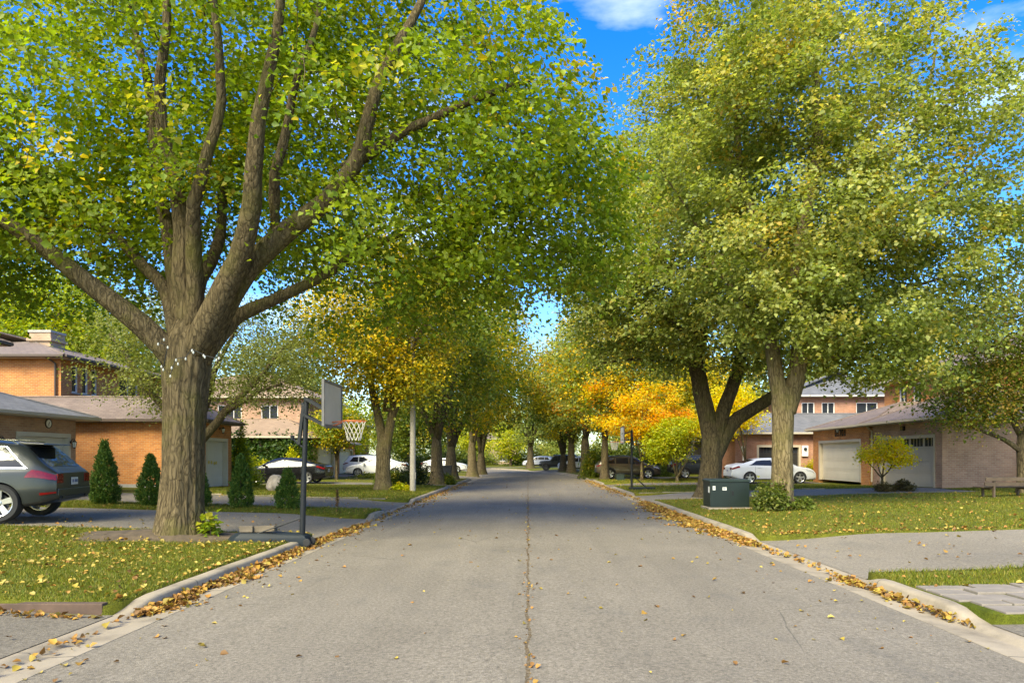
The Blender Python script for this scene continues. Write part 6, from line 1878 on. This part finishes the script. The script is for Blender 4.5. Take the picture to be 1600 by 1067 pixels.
def region(n, x0, x1, y0, y1, px=1.0):
    x, y = rng.uniform(x0, x1, n), y0 + (y1 - y0) * rng.random(n) ** px
    k = np.array([mnoise.noise(Vector((u * .9, v * .9, 5))) + .6 * mnoise.noise(Vector((u * 3, v * 3, 2))) for u, v in zip(x, y)])
    ok = rng.random(n) < np.clip(.62 + k * 1.1, .05, 1)
    return x[ok], y[ok]
# maple lawn
x1, y1 = region(2700, -14.5, -4.45, 7.35, 13.8)
x2 = rng.normal(-6.4, 2.2, 900).clip(-13, -4.45); y2 = rng.normal(11.0, 1.8, 900).clip(7.4, 13.8)
o = fallen('fallen_leaves', np.r_[x1, x2], np.r_[y1, y2], .045, [5, 3, 2, 1, .6, .3], lift=.035)
tag(o, 'yellow fallen leaves scattered over the maple lawn', 'leaves')
# other lawns, driveways, left
xs, yy = [], []
for (n, a, b, c, d) in ((500, -12, -4.5, 18.3, 20.5), (1200, -12.5, -4.5, 25, 36.5), (700, -12, -4.6, 41.5, 50), (330, -13, -4.5, 13.9, 18.3), (200, -12, -4.5, 20.5, 24.9), (120, -12, -4.5, 1.5, 7)):
    u, v = region(n, a, b, c, d); xs.append(u); yy.append(v)
o = fallen('fallen_leaves', np.concatenate(xs), np.concatenate(yy), .047, [4, 2, 3, 2, 1, .5], lift=.03); tag(o, 'fallen leaves on the lawns past the left driveways', 'leaves')
xs, yy = [], []
for (n, a, b, c, d) in ((2400, 4.7, 17, 13.55, 25), (500, 4.7, 9, 13.55, 20), (140, 4.7, 12, 8.2, 9.3), (260, 4.7, 14, 9.3, 13.5), (500, 4.7, 11.5, 13.5, 13.95), (320, 4.7, 11, 8.1, 8.35), (1600, 4.7, 11, 29.2, 47), (500, 4.7, 9, 41, 60)):
    u, v = region(n, a, b, c, d); xs.append(u); yy.append(v)
o = fallen('fallen_leaves', np.concatenate(xs), np.concatenate(yy), .047, [3, 2, 3, 3, 2, 1], lift=.03); tag(o, 'fallen leaves on the right hand lawns and drives', 'leaves')
# sparse on the road
n = 950
x = rng.uniform(AL, AR, n); y = 2.2 + 50 * rng.random(n) ** 1.3
edge = rng.random(n) < .45
x = np.where(edge, np.where(rng.random(n) < .5, AL + np.abs(rng.normal(0, .5, n)), AR - np.abs(rng.normal(0, .7, n))), x)
o = fallen('fallen_leaves', x, y, .043, [4, 3, 3, 2, 2, 2], tilt=.3, lift=.008); tag(o, 'stray leaves lying on the road surface', 'leaves')
# debris along the centre seam
n = 220
y = 2.0 + 28 * rng.random(n) ** 1.2; x = rng.normal(0, .045, n)
o = fallen('seam_debris', x, y, .03, [1, .5, 2, 2, 3, 4], tilt=.4, lift=.006); tag(o, 'dry leaf crumbs caught in the centre seam', 'leaves')
# drifts in the gutters
def drift(n, y0, y1, side, wid, dens):
    y = rng.uniform(y0, y1, n)
    keep = rng.random(n) < np.interp(y, np.linspace(y0, y1, len(dens)), dens); y = y[keep]
    t = np.abs(rng.normal(0, 1, len(y))) * np.interp(y, np.linspace(y0, y1, len(wid)), wid)
    kk = np.array([.75 + 1.0 * mnoise.noise(Vector((v * 1.1, side * 3, 1))) + .5 * mnoise.noise(Vector((v * 3.7, side * 3, 4))) for v in y]).clip(.15, 1.7)
    t = t * kk; ok = rng.random(len(y)) < np.clip(kk + .15, 0, 1); t, y = t[ok], y[ok]
    face = (AL - GW if side < 0 else AR + GW)
    x = face - side * t + xc(y)
    ex = .05 * np.exp(-(t / .12) ** 2) * rng.random(len(y))
    return x, y, ex
a = drift(5500, 7.3, 17, -1, [.10, .17, .16, .13, .16, .22], [.75, 1, .9, .8, .6, .5])
b = drift(2200, 17, 45, -1, [.25, .3, .28, .25], [.5, .9, .8, .6])
a2 = drift(260, 3, 7.3, -1, [.09, .1], [.5, .7])
x, y, ex = (np.concatenate(q) for q in zip(a, b, a2))
o = fallen('leaf_drift', x, y, .054, [2, 1, 4, 4, 3, 2], tilt=.5, lift=.01, extra=ex); tag(o, 'brown and orange leaf drift along the left gutter', 'leaves')
a = drift(13000, 13.0, 25.5, 1, [.12, .30, .36, .34, .30, .24], [.6, 1, 1, 1, .9, .8])
b = drift(2600, 25.5, 50, 1, [.15, .3, .35, .3], [.25, .8, .8, .5])
c = drift(750, 6.8, 9.5, 1, [.06, .08, .14, .12], [.25, .5, 1, 1])
d = drift(350, 9.3, 13.2, 1, [.06, .06, .1], [.4, .4, .8])
x, y, ex = (np.concatenate(q) for q in zip(a, b, c, d))
o = fallen('leaf_drift', x, y, .054, [3, 1, 5, 4, 2, 1.2], tilt=.5, lift=.01, extra=ex); tag(o, 'thick orange leaf drift along the right gutter', 'leaves')
# leaves against the brown edging
x = rng.uniform(-11.5, -4.4, 420); y = 7.13 - np.abs(rng.normal(0, .07, 420)) - .07
o = fallen('leaf_drift', x, y, .054, [3, 1, 3, 4, 3, 2], tilt=.5, lift=.012); tag(o, 'dry leaves gathered at foot of brown edging', 'leaves')

# grass blades
def grass(name, n, x0, x1, y0, y1, hgt, wid, label, px=1.0):
    x = rng.uniform(x0, x1, n); y = y0 + (y1 - y0) * rng.random(n) ** px
    lat = x - xc(y); ok = (lat < KL - .01) | (lat > KR + .01)
    for (s, a, b, reach, k) in DRIVES:
        ok &= ~((y > a + .03 + .04 * np.sin(x * 5)) & (y < b - .03 - .04 * np.sin(x * 7)) & (np.abs(lat) < reach) & ((lat < 0) == (s < 0)))
    x, y = x[ok], y[ok]; n = len(x)
    z = lawn_z(x, y) - .008
    a = rng.random(n) * 6.283
    h = hgt * rng.uniform(.5, 1.35, n)
    lean = rng.normal(size=(n, 2)) * .45 * h[:, None]
    s = np.stack([np.cos(a), np.sin(a)], 1) * (wid * rng.uniform(.6, 1.3, n))[:, None] / 2
    V = np.zeros((n, 3, 3))
    V[:, 0, 0] = x - s[:, 0]; V[:, 0, 1] = y - s[:, 1]; V[:, 0, 2] = z
    V[:, 1, 0] = x + s[:, 0]; V[:, 1, 1] = y + s[:, 1]; V[:, 1, 2] = z
    V[:, 2, 0] = x + lean[:, 0]; V[:, 2, 1] = y + lean[:, 1]; V[:, 2, 2] = z + h
    gc = np.array([(.10, .135, .008), (.145, .165, .010), (.19, .185, .014), (.24, .195, .03), (.068, .10, .007)])
    pn = np.array([mnoise.noise(Vector((u * .6, v * .6, 3))) for u, v in zip(x[::8], y[::8])]).repeat(8)[:n]
    ci = rng.choice(5, n, p=[.32, .3, .2, .08, .10]); dry = (rng.random(n) < np.clip(pn * .8 + .08, 0, .5)); ci[dry] = 3
    C = gc[ci] * (1 + rng.normal(size=(n, 1)) * .15).clip(.5, 1.5)
    o = link(name, np_mesh(name, V.reshape(-1, 3), np.arange(n * 3).reshape(-1, 3), False, np.repeat(C, 3, 0)), None, [M['blade']])
    tag(o, label, 'grass', kind='stuff')
grass('grass', 105000, -14.5, -4.38, 7.28, 13.95, .042, .012, 'short grass of the maple lawn')
grass('grass', 85000, 4.62, 19, 13.4, 27.5, .045, .016, 'short grass of the right hand lawn')
grass('grass', 12000, 4.62, 12, 8.15, 9.36, .06, .011, 'narrow strip of grass beside the pavers')
grass('grass', 24000, -14, -4.38, 18.2, 20.6, .06, .016, 'grass strip under the cedars')
grass('grass', 60000, -14, -4.38, 24.9, 37, .07, .022, 'grass around boulder and lamp post')
grass('grass', 50000, 4.62, 16.5, 29.2, 47.4, .07, .026, 'grass beside the second hoop')
